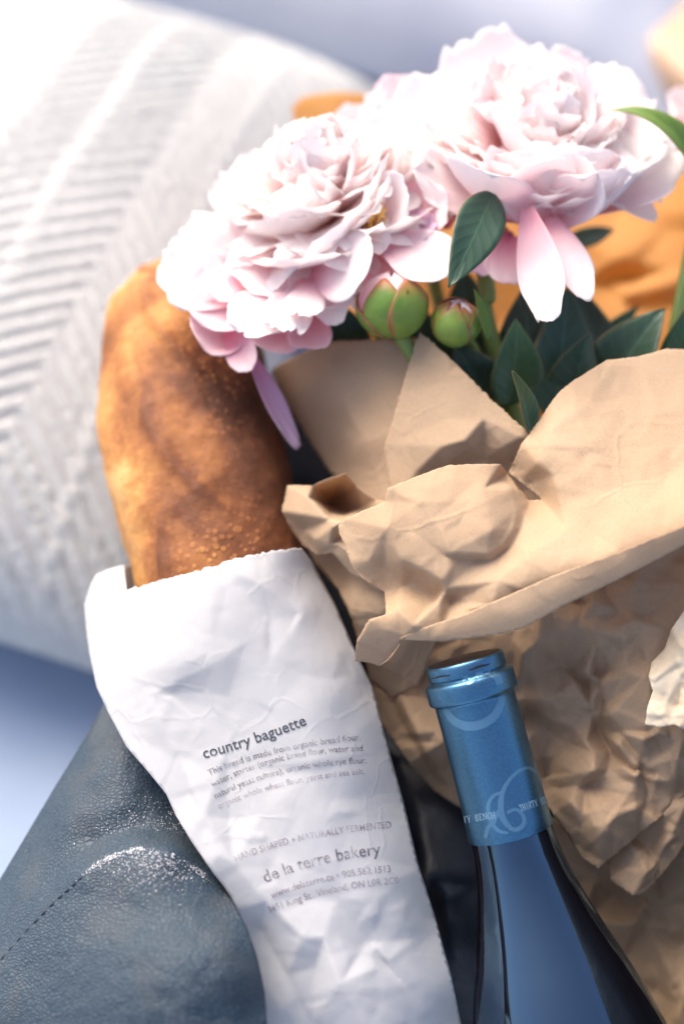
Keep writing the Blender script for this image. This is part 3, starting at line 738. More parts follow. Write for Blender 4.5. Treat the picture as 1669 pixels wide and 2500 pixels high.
    GL = {'T': [[(0, 1), (1, 1)], [(.5, 1), (.5, 0)], [(.3, 0), (.7, 0)], [(0, 1), (0, .8)], [(1, 1), (1, .8)]], 'H': [[(.1, 0), (.1, 1)], [(.9, 0), (.9, 1)], [(.1, .5), (.9, .5)], [(-.05, 1), (.28, 1)], [(-.05, 0), (.28, 0)], [(.72, 1), (1.05, 1)], [(.72, 0), (1.05, 0)]],
          'I': [[(.5, 0), (.5, 1)], [(.3, 0), (.7, 0)], [(.3, 1), (.7, 1)]], 'R': [[(.15, 0), (.15, 1)], [(.15, 1), (.7, 1), (.85, .78), (.7, .52), (.15, .5)], [(.5, .5), (.95, 0)], [(0, 0), (.32, 0)]],
          'Y': [[(.05, 1), (.5, .45), (.95, 1)], [(.5, .45), (.5, 0)], [(.3, 0), (.7, 0)], [(-.05, 1), (.25, 1)], [(.75, 1), (1.05, 1)]], 'B': [[(.15, 0), (.15, 1)], [(.15, 1), (.65, 1), (.8, .78), (.65, .54), (.15, .54)], [(.6, .54), (.9, .3), (.7, 0), (.1, 0)]],
          'E': [[(.15, 0), (.15, 1)], [(.1, 1), (.85, 1), (.85, .8)], [(.15, .52), (.65, .52)], [(.1, 0), (.88, 0), (.88, .22)]], 'N': [[(.12, 0), (.12, 1), (.9, 0), (.9, 1)], [(-.02, 0), (.28, 0)], [(.76, 1), (1.04, 1)]],
          'C': [[(.9, .75), (.85, .95), (.5, 1), (.15, .75), (.1, .45), (.25, .1), (.55, 0), (.9, .2)]]}
    def word(txt, p0, p1, h):
        p0, p1 = Vector(z(*p0)), Vector(z(*p1)); d = (p1 - p0); n = len(txt); adv = d / n; nr = Vector((d.y, -d.x)).normalized() * (h / 3.92)
        for i, ch in enumerate(txt):
            if ch == ' ': continue
            V = []; F = []
            for st in GL[ch]:
                for a, b in zip(st[:-1], st[1:]):
                    A = p0 + adv * (i + a[0] * 0.78) + nr * a[1]; B = p0 + adv * (i + b[0] * 0.78) + nr * b[1]
                    tg = (B - A).normalized(); q = Vector((-tg.y, tg.x)) * (0.62 if abs(a[0] - b[0]) < .3 else 0.4)
                    o = len(V)
                    for c in (A + q, A - q, B - q, B + q): V.append(on_surface(['foil_cap', 'foil_capsule'], c.x, c.y, 0.0002))
                    F.append((o, o + 1, o + 2, o + 3))
            mk('printed_letter', V, F, MAT['capsule_letter'], t, False)
    word('TY BENCH', (515, 1800), (822, 1752), 62)
    word('THIRTY BE', (1062, 1690), (1318, 1604), 62)
build_bottle()

# ================================================================== petals, leaves, buds
def petal_local(L, W, cup, bend, ruffle, notch, seed, nu=13, nv=11, point=0.0, twist=0.0):
    """grid in local space: y along, x across, z to the inner face; returns verts, uv"""
    rng = random.Random(seed); V = []; UV = []
    ph = [rng.uniform(0, 6.28) for _ in range(6)]
    ys, zs = [0], [0]; N = 60
    for i in range(N):
        s = (i + 0.5) / N; th = bend[0] * s + bend[1] * s ** 3
        ys.append(ys[-1] + math.cos(th) / N); zs.append(zs[-1] + math.sin(th) / N)
    for i in range(nu):
        s = i / (nu - 1)
        for j in range(nv):
            t = j / (nv - 1) * 2 - 1
            prof = (0.20 + 0.80 * math.sin(math.pi * min(1, s * 0.62 + 0.02)) ** 1.1) * (1 - point * s ** 2)
            edge = math.sqrt(max(0, 1 - (abs(t) ** 2.4) * 0.42))
            nt_ = notch * (0.5 * math.sin(t * 7 + ph[0]) + 0.35 * math.sin(t * 15 + ph[1]) + 0.25 * math.sin(t * 27 + ph[2])) * s ** 4
            ss = s * (1 - (1 - edge) * s ** 1.5) + nt_
            ss = min(max(ss, 0), 1.15); k = min(ss, 1) * N; a = int(min(k, N - 1)); f = k - a
            yy = ys[a] + (ys[a + 1] - ys[a]) * f; zz = zs[a] + (zs[a + 1] - zs[a]) * f
            x = t * prof * W / 2
            z_ = zz * L + cup * W * (t * t) * math.sin(math.pi * min(1, s * 0.8 + 0.1)) ** 0.8
            z_ += ruffle * L * s ** 2 * (math.sin(t * 5 + ph[3]) * 0.5 + math.sin(t * 10 + ph[4] + s * 4) * 0.4) * (0.35 + abs(t))
            y_ = yy * L
            ca, sa = math.cos(twist * s), math.sin(twist * s)
            V.append(Vector((x * ca - z_ * sa * 0.5, y_, z_ + x * sa))); UV.append((j / (nv - 1), s))
    return V, UV
def frame(base, tip, nrm, Vl, nu, nv):
    """matrix that lays local chord base->tip"""
    d = tip - base; L = d.length; y = d / L
    lt = Vl[(nu - 1) * nv + nv // 2] - Vl[nv // 2]; lt.x = 0
    n = nrm - y * nrm.dot(y)
    if n.length < 1e-4: n = UP - y * UP.dot(y)
    n.normalize(); x = y.cross(n)
    ang = math.atan2(lt.z, lt.y); k = L / lt.length
    R = Matrix((x, y, n)).transposed().to_4x4()
    return Matrix.Translation(base) @ R @ Matrix.Rotation(-ang, 4, 'X') @ Matrix.Scale(k, 4)
CF = {}
def petal_at(name, base, tip, width, mat, parent, nrm=None, cup=0.12, bend=(0.2, 0.3), ruffle=0.03, notch=0.04, seed=0, point=0.0, twist=0.0):
    """one petal laid from base to tip (world points); width in metres"""
    L = (tip - base).length; nu, nv = 20, 17
    V, UV = petal_local(L, width, cup, bend, ruffle, notch, seed, nu, nv, point, twist)
    M = frame(base, tip, nrm if nrm is not None else -FWD, V, nu, nv)
    sc = M.to_scale().y; V2 = [M @ Vector((v.x / sc, v.y, v.z)) for v in V]
    o = mk(name, V2, grid_faces(nu, nv), MAT[mat], parent, uvs=UV); solidify(o, 0.00025); return o
VAR = {}
def petal_variant(key, mat):
    k = (key, mat)
    if k not in VAR:
        cfg = {0: (1, .85, .22, (.5, .5), .05, .10), 1: (1, .75, .26, (.7, .3), .06, .12), 2: (1, .95, .18, (.4, .9), .05, .08), 3: (1, .65, .2, (.3, -.5), .07, .14), 4: (1, .8, .15, (.2, -.9), .06, .10), 5: (1, .5, .18, (.4, .4), .08, .16)}[key]
        nu, nv = 12, 11; V, UV = petal_local(*cfg, 50 + key, nu, nv)
        me = bpy.data.meshes.new('petal'); me.from_pydata([tuple(v) for v in V], [], grid_faces(nu, nv))
        ul = me.uv_layers.new(name='UVMap')
        for lp in me.loops: ul.data[lp.index].uv = UV[lp.vertex_index]
        me.polygons.foreach_set('use_smooth', [True] * len(me.polygons)); me.materials.append(MAT[mat]); VAR[k] = me
    return VAR[k]
def bloom(t, cen, axis, R, n, mats, seed, a0=4, a1=82, keys=(0, 1, 2, 3, 4, 5), lens=(0.62, 1.0), rad0=0.16):
    rng = random.Random(seed); axis = axis.normalized()
    x = axis.orthogonal().normalized(); y = axis.cross(x); rl = rootloc(t)
    for i in range(n):
        f = (i + 0.5) / n; ph = i * 2.39996 + rng.uniform(-.25, .25)
        al = math.radians(a0 + (a1 - a0) * f ** 0.62 + rng.uniform(-7, 7))
        rd = x * math.cos(ph) + y * math.sin(ph)
        d = (axis * math.cos(al) + rd * math.sin(al)).normalized()
        base = cen + rd * (R * rad0 * f) - axis * (R * 0.25 * f)
        inner = (axis * math.sin(al) - rd * math.cos(al)).normalized()
        L = R * (lens[0] + (lens[1] - lens[0]) * f) * rng.uniform(.88, 1.1)
        key = rng.choice(keys); me = petal_variant(key, rng.choice(mats))
        side = d.cross(inner); rl_ = rng.uniform(-.35, .35)
        M = Matrix((side, d, inner)).transposed().to_4x4()
        o = bpy.data.objects.new('petal', me); COL.objects.link(o); o.parent = t
        o.matrix_local = Matrix.Translation(base - rl) @ M @ Matrix.Rotation(rl_, 4, 'Y') @ Matrix.Diagonal((L * rng.uniform(.8, 1.15), L, L, 1))
def leaf(base, tip, width, mat, parent, nrm=None, fold=0.25, bend=(0.0, 0.5), seed=0, name='leaf', twist=0.0):
    nu, nv = 22, 9; L = (tip - base).length; V = []; UV = []
    ys, zs = [0], [0]; N = 50; rng = random.Random(seed); ph = rng.uniform(0, 6)
    for i in range(N):
        s = (i + .5) / N; th = bend[0] * s - bend[1] * s * s
        ys.append(ys[-1] + math.cos(th) / N); zs.append(zs[-1] + math.sin(th) / N)
    for i in range(nu):
        s = i / (nu - 1); k = s * N; a = min(int(k), N - 1); f = k - a
        w_ = (math.sin(math.pi * min(1, s ** 0.8)) ** 0.85) * (1 - 0.25 * s) + 0.03 * (1 - s)
        for j in range(nv):
            t = j / (nv - 1) * 2 - 1
            z_ = (zs[a] + (zs[a + 1] - zs[a]) * f) * L + fold * abs(t) * w_ * width / 2 + 0.02 * width * math.sin(s * 9 + ph + t * 2) * abs(t)
            xx = t * w_ * width / 2; ca, sa = math.cos(twist * s), math.sin(twist * s)
            V.append(Vector((xx * ca - z_ * 0 * sa, (ys[a] + (ys[a + 1] - ys[a]) * f) * L, z_ + xx * sa))); UV.append((j / (nv - 1), s))
    M = frame(base, tip, nrm if nrm is not None else -FWD, V, nu, nv); sc = M.to_scale().y
    o = mk(name, [M @ Vector((v.x / sc, v.y, v.z)) for v in V], grid_faces(nu, nv), MAT[mat], parent, uvs=UV); solidify(o, 0.0003); return o

TIE = P(1420, 1560, .575)      # where the stems meet inside the wrap
def stem(t, top, r=0.0028, mid=None, mat='stem'):
    pts = [top, mid if mid is not None else top.lerp(TIE, .45) + Vector((0, 0.008, 0)), TIE + (top - TIE) * 0.08]
    pts = smooth_path(pts, 12); tube('stem', pts, [r] * 12, MAT[mat], t, 10)

def r1(x, y, z): return P(350 + x / 2.0907, 50 + y / 2.0907, z)
def r2(x, y, z): return P(950 + x / 2.1808, 50 + y / 2.1808, z)
def bouquet():
    grp = 'peonies in the paper wrap'
    # ---- A: big white one
    A = thing('peony', 'largest white peony in full bloom with two petals hanging over the leaves', 'flower', tuple(TIE), grp)
    ca = P(1300, 365, .560)
    bloom(A, ca, (UP * 0.55 - FWD * 0.72 + RT * 0.05), 0.050, 84, ['petal_white', 'petal_white', 'petal_cream'], 21, 4, 84)
    def pa(b, t_, wpx, mat='petal_white', **kw):
        z = 0.53; return petal_at('petal', b, t_, m_px(wpx, z), mat, A, **kw)
    # guard petals round the bloom
    pa(P(1290, 480, .556), P(990, 195, .566), 330, nrm=-FWD + UP * .5, cup=.10, bend=(.3, .5), seed=1, notch=.05)
    pa(P(1290, 450, .570), P(1165, 80, .578), 320, nrm=-FWD - UP * .2, cup=.14, bend=(.3, .4), seed=2, notch=.06)
    pa(P(1310, 450, .572), P(1385, 115, .580), 300, nrm=-FWD - UP * .2, cup=.14, bend=(.3, .5), seed=3, notch=.07)
    pa(P(1330, 460, .568), P(1525, 165, .574), 290, nrm=-FWD - RT * .3, cup=.16, bend=(.3, .6), seed=4, notch=.06)
    pa(P(1340, 480, .562), P(1600, 320, .568), 260, nrm=-FWD - RT * .3, cup=.15, bend=(.3, .5), seed=5, notch=.06)
    pa(P(1340, 540, .552), P(1640, 372, .556), 220, nrm=-FWD + UP * .6, cup=.2, bend=(.4, .4), seed=6, notch=.05)
    # bowl underneath
    pa(P(1340, 575, .553), P(1520, 410, .530), 330, nrm=UP - FWD * .2, cup=.25, bend=(.5, .7), seed=7, notch=.03)
    pa(P(1330, 580, .550), P(1380, 360, .524), 330, nrm=UP * .8 - FWD * .2, cup=.28, bend=(.5, .8), seed=8, notch=.03)
    # front lip petal and the small ones it holds
    pa(P(1330, 570, .548), P(1092, 372, .516), 250, nrm=UP * .9 - FWD * .45, cup=.34, bend=(.4, .5), seed=9, notch=.02, ruffle=.01)
    pa(P(1320, 540, .545), P(1185, 380, .520), 150, nrm=-FWD + UP * .4, cup=.2, bend=(.3, .6), seed=10, notch=.02)
    pa(P(1330, 540, .545), P(1010, 390, .534), 190, nrm=-FWD + UP * .5, cup=.12, bend=(.2, .4), seed=11, notch=.03)
    pa(P(1310, 560, .543), P(1310, 400, .517), 200, nrm=-FWD + UP * .3, cup=.2, bend=(.3, .6), seed=17, notch=.04)
    pa(P(1320, 560, .545), P(1440, 400, .519), 190, nrm=-FWD + UP * .3, cup=.2, bend=(.3, .6), seed=18, notch=.04)
    # two hanging petals
    pa(r2(735, 1000, .522), r2(850, 1600, .503), 128, nrm=-FWD - RT * .35, cup=.06, bend=(-.5, .9), seed=12, notch=.03, ruffle=.03, point=.25)
    pa(r2(860, 1040, .530), r2(1058, 1495, .512), 140, nrm=-FWD + RT * .25, cup=-.08, bend=(-.4, .3), seed=13, notch=.015, ruffle=.02, point=.45, mat='petal_white')
    # shaded rear petals under the flower
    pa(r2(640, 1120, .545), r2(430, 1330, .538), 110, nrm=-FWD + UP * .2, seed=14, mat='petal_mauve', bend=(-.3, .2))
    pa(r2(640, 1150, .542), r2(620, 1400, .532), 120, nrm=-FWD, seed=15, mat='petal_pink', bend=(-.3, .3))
    stem(A, P(1330, 570, .556), mid=P(1350, 900, .57))
    tube('stem', smooth_path([P(1178, 640, .548), P(1190, 720, .548), P(1200, 830, .552), TIE], 14), [.0033] * 14, MAT['stem'], A)

    # ---- B: cream white bomb
    B = thing('peony', 'fluffy cream white peony with yellow centre between the bigger bloom and the baguette', 'flower', tuple(TIE), grp)
    cb = P(792, 500, .556)
    bloom(B, cb, (UP * 0.62 - FWD * 0.62 - RT * 0.22), 0.046, 100, ['petal_cream', 'petal_cream', 'petal_white'], 33, 3, 88, keys=(1, 3, 4, 2, 5, 0), lens=(.72, .98))
    def pb(b, t_, wpx, mat='petal_white', **kw):
        return petal_at('petal', b, t_, m_px(wpx, .53), mat, B, **kw)
    pb(P(758, 668, .540), P(905, 640, .514), 190, nrm=-FWD + UP * .2, cup=.04, bend=(-.2, .3), seed=32, notch=.02, ruffle=.02)
    pb(P(920, 580, .535), P(1105, 655, .516), 165, nrm=-FWD + UP * .5, cup=.05, bend=(-.4, .4), seed=33, notch=.03)
    pb(P(860, 620, .545), P(1010, 690, .522), 150, nrm=-FWD + UP * .3, cup=.05, bend=(-.3, .3), seed=34, notch=.03, mat='petal_pink')
    pb(P(900, 560, .550), P(1090, 500, .530), 170, nrm=-FWD + UP * .2, cup=.2, bend=(.3, .3), seed=35, notch=.05, mat='petal_pink')
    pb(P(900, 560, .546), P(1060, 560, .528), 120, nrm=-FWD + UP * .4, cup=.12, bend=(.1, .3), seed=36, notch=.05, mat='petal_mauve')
    pb(P(860, 560, .545), P(990, 455, .522), 150, nrm=-FWD + UP * .2, cup=.18, bend=(.3, .6), seed=37, notch=.06)
    pb(P(700, 640, .545), P(590, 690, .530), 200, nrm=-FWD + UP * .5, cup=.1, bend=(0, .4), seed=38, notch=.07, mat='petal_white')
    # stamens at the opening
    rng = random.Random(5)
    for k in range(9):
        b = P(905 + rng.uniform(-14, 20), 560 + rng.uniform(-8, 10), .534); tube('stamen', [b, b + UP * .004 - FWD * .004 + RT * rng.uniform(-.003, .003), b + UP * .007 - FWD * .007 + RT * rng.uniform(-.004, .004)], [.0006, .0006, .0012], MAT['stamen'], B, 6)
    stem(B, P(800, 600, .557), mid=P(980, 900, .572))

    # ---- C: the pinker low bloom over the baguette
    C = thing('peony', 'pinker drooping peony with ruffled petals hanging over the baguette', 'flower', tuple(TIE), grp)
    def pc(b, t_, wpx, mat='petal_pink', **kw):
        return petal_at('petal', b, t_, m_px(wpx, .54), mat, C, **kw)
    c0 = P(700, 720, .556)
    pc(c0, P(385, 655, .545), 260, mat='petal_white', nrm=-FWD + UP * .7, cup=.2, bend=(.2, .5), seed=41, notch=.05)
    pc(c0, P(440, 560, .560), 260, mat='petal_white', nrm=-FWD + UP * .4, cup=.15, bend=(.2, .4), seed=42, notch=.06)
    pc(P(710, 700, .55), P(500, 620, .540), 260, mat='petal_white', nrm=-FWD + UP * .6, cup=.18, bend=(.2, .5), seed=43, notch=.05)
    pc(P(715, 690, .548), P(455, 745, .535), 230, nrm=-FWD + UP * .5, cup=.16, bend=(-.1, .5), seed=44, notch=.02)
    pc(P(700, 740, .546), P(475, 815, .532), 150, nrm=-FWD + UP * .3, cup=.3, bend=(-.2, 1.7), seed=45, notch=.02)
    pc(P(730, 690, .540), P(575, 805, .516), 150, mat='petal_white', nrm=-FWD + UP * .3, cup=-.05, bend=(-.3, .3), seed=46, notch=.10, ruffle=.05)
    pc(P(745, 680, .538), P(680, 805, .515), 120, mat='petal_white', nrm=-FWD + UP * .2, cup=-.05, bend=(-.4, .4), seed=47, notch=.12, ruffle=.05)
    pc(P(765, 680, .538), P(735, 770, .517), 95, mat='petal_white', nrm=-FWD + UP * .2, cup=-.03, bend=(-.4, .4), seed=48, notch=.12, ruffle=.04)
    pc(P(720, 740, .548), P(640, 850, .530), 150, nrm=-FWD + UP * .1, cup=.2, bend=(-.2, .9), seed=49, notch=.03)
    pc(P(760, 740, .546), P(752, 850, .527), 110, nrm=-FWD, cup=.15, bend=(-.3, 1.2), seed=50, notch=.05)
    pc(P(560, 800, .540), P(612, 905, .530), 80, nrm=-FWD - RT * .3, cup=.15, bend=(-.2, .3), seed=51, notch=.03)
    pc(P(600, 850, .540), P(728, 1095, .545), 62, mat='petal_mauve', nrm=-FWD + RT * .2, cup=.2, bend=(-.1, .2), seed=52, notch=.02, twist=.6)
    pc(P(800, 690, .545), P(820, 750, .53), 90, mat='petal_white', nrm=-FWD, cup=.1, bend=(-.3, .4), seed=53, notch=.08)
    pc(P(680, 720, .545), P(560, 700, .527), 130, mat='petal_pink', nrm=-FWD + UP * .4, cup=.15, bend=(.1, .5), seed=54, notch=.06)
    stem(C, c0, mid=P(930, 980, .578))

    # ---- D: pale bloom behind the first two
    D = thing('peony', 'pale pink peony half hidden behind the two front blooms', 'flower', tuple(TIE), grp)
    bloom(D, P(985, 400, .585), (UP * 0.75 - FWD * 0.6), 0.042, 60, ['petal_white', 'petal_white', 'petal_pink'], 44, 4, 80)
    petal_at('petal', P(1000, 400, .58), P(965, 185, .588), m_px(180, .56), 'petal_pink', D, nrm=-FWD, cup=.15, bend=(.2, .4), seed=61, notch=.06)
    petal_at('petal', P(1000, 420, .575), P(905, 300, .57), m_px(200, .56), 'petal_white', D, nrm=-FWD, cup=.15, bend=(.2, .4), seed=62, notch=.06)
    petal_at('petal', P(1100, 470, .565), P(1040, 330, .556), m_px(180, .56), 'petal_white', D, nrm=-FWD, cup=.15, bend=(.2, .4), seed=63, notch=.06)
    petal_at('petal', P(1080, 560, .560), P(1075, 430, .548), m_px(130, .56), 'petal_pink', D, nrm=-FWD, cup=.2, bend=(.2, .5), seed=64, notch=.10)
    stem(D, P(1010, 460, .59), mid=P(1120, 900, .585))

    # ---- E: one just off the right edge
    E = thing('peony', 'pink peony at the wrap edge behind the arching light green leaf', 'flower', tuple(TIE), grp)
    bloom(E, P(1850, 300, .60), (UP * 0.75 - FWD * 0.5 - RT * .2), 0.040, 34, ['petal_pink', 'petal_white'], 55, 4, 84)
    stem(E, P(1765, 330, .603), mid=P(1660, 800, .585))
    leaf(P(1720, 520, .565), P(1488, 272, .545), m_px(95, .55), 'leaf_light', E, nrm=-FWD + RT * .7 + UP * .3, bend=(0.5, 2.3), fold=.3, seed=3)
    tube('leaf_stalk', smooth_path([P(1690, 560, .56), P(1650, 760, .555), P(1625, 900, .556)], 8), [.0019] * 8, MAT['stem'], E)

    # ---- leaves
    leaf(P(1205, 470, .520), P(1094, 703, .500), m_px(135, .51), 'leaf_dark', A, nrm=-FWD + RT * .15, bend=(.1, .4), fold=.16, seed=1)
    leaf(P(1240, 990, .548), P(1258, 778, .530), m_px(150, .51), 'leaf_mid', A, nrm=-FWD + RT * .3, bend=(.5, 1.0), fold=.3, seed=2, twist=.5)
    leaf(P(1210, 1010, .556), P(1110, 840, .546), m_px(195, .51), 'leaf_dark', B, nrm=-FWD - RT * .2, bend=(.6, 1.2), fold=.3, seed=4, twist=-.4)
    leaf(P(1295, 1060, .520), P(1249, 905, .503), m_px(70, .51), 'leaf_mid', A, nrm=-FWD + RT * .8, bend=(.1, .2), fold=.6, seed=5)
    leaf(P(1350, 1030, .545), P(1385, 700, .550), m_px(180, .54), 'leaf_dark', A, nrm=-FWD + RT * .2, bend=(.1, .2), fold=.2, seed=6)
    leaf(P(1300, 980, .556), P(1280, 700, .556), m_px(190, .54), 'leaf_dark', A, nrm=-FWD - RT * .2, bend=(.1, .2), fold=.2, seed=16)
    leaf(P(1400, 1010, .552), P(1440, 812, .542), m_px(140, .53), 'leaf_dark', E, nrm=-FWD - RT * .6, bend=(.5, 1.3), fold=.5, seed=7, twist=-.7)
    leaf(P(1470, 960, .548), P(1622, 752, .532), m_px(195, .52), 'leaf_dark', E, nrm=-FWD + UP * .4, bend=(.6, 1.2), fold=.35, seed=8, twist=.5)
    leaf(P(1640, 930, .550), P(1680, 740, .535), m_px(110, .52), 'leaf_mid', E, nrm=-FWD, bend=(.1, .3), fold=.2, seed=9)
    leaf(P(1420, 880, .57), P(1560, 745, .578), m_px(55, .57), 'leaf_mid', E, nrm=-FWD, bend=(.1, .3), fold=.2, seed=10)
    leaf(P(1380, 600, .59), P(1500, 560, .60), m_px(60, .59), 'leaf_dark', A, nrm=-FWD + UP * .3, bend=(.1, .3), fold=.2, seed=11)
    leaf(P(880, 900, .57), P(800, 720, .56), m_px(120, .56), 'leaf_dark', B, nrm=-FWD, bend=(.1, .2), fold=.2, seed=12)
    leaf(P(1080, 960, .58), P(1000, 730, .565), m_px(150, .56), 'leaf_dark', D, nrm=-FWD, bend=(.1, .2), fold=.2, seed=13)
    leaf(P(1150, 900, .585), P(1130, 650, .575), m_px(150, .57), 'leaf_dark', D, nrm=-FWD, bend=(.1, .2), fold=.2, seed=14)
    leaf(P(1500, 980, .56), P(1400, 690, .575), m_px(130, .56), 'leaf_dark', E, nrm=-FWD, bend=(.1, .2), fold=.2, seed=15)

    # ---- buds
    def bud(label, c, r, ax, seed, opening, stem_mid, pink=True):
        t = thing('peony_bud', label, 'flower bud', tuple(TIE), 'peony buds in the wrap')
        ax = ax.normalized(); x = (RT - ax * RT.dot(ax)).normalized(); y = ax.cross(x); rng = random.Random(seed)
        def shell(name, mat, ph, span, h0, h1, k, point, flare=0.0):
            nu, nv = 14, 11; V = []; UV = []
            for i in range(nu):
                s = i / (nu - 1)
                for j in range(nv):
                    tt = j / (nv - 1) * 2 - 1
                    wdt = span * (math.sin(math.pi * (0.18 + 0.64 * s)) ** 0.6) * (1 - point * s ** 2.5)
                    th = ph + tt * wdt; la = math.radians(-88 + (h0 + (h1 - h0) * s * (1 - 0.14 * tt * tt)) )
                    rr = r * k * (1 + flare * s ** 3 + 0.02 * math.sin(3 * th + s * 5 + seed) + 0.015 * (1 - tt * tt))
                    V.append(c + (x * math.cos(th) + y * math.sin(th)) * (rr * math.cos(la)) + ax * (rr * 0.94 * math.sin(la))); UV.append((j / (nv - 1), s))
            o = mk(name, V, grid_faces(nu, nv), MAT[mat], t, uvs=UV); solidify(o, 0.0005)
        for k in range(5):
            shell('petal', 'petal_pink' if (k % 2 and pink) else 'petal_white', k * 1.257 + .3, .95, 30, 176, 0.93 + .008 * k, 0.3)
        for k in range(6):
            shell('sepal', 'sepal', k * 2.399 + seed, .85 + .2 * (k % 2), 0, opening + rng.uniform(-14, 14), 1.0 + .018 * k, .25 + .3 * (k % 2))
        for k in range(2):
            ph = seed * 1.3 + k * 2.6; d = (x * math.cos(ph) + y * math.sin(ph)); b = c - ax * r * .9
            leaf(b, b + (d * .95 + ax * (.9 + .5 * k) - FWD * .3).normalized() * r * 1.7, r * .42, 'leaf_light', t, nrm=d, bend=(.4, 1.0), fold=.5, seed=seed + k, name='bract')
        b = c - ax * r * .9
        tube('stem', smooth_path([b, stem_mid, TIE], 12), [r * .30] + [r * .22] * 11, MAT['stem'], t)
    bud('large round green peony bud showing a pink tip below the blooms', P(958, 742, .528), m_px(84, .528), UP * .95 - FWD * .12 - RT * .05, 2, 122, P(990, 840, .532))
    bud('small tight green and red peony bud beside the dark leaf', P(1112, 786, .528), m_px(58, .528), UP * .7 - FWD * .45 + RT * .1, 5, 150, P(1170, 880, .55), True)
    # a thin pointed bract next to the small bud
    leaf(P(1190, 830, .525), P(1156, 705, .518), m_px(34, .52), 'leaf_light', A, nrm=-FWD + RT * .6, bend=(.1, .3), fold=.6, seed=20, name='bract')
bouquet()

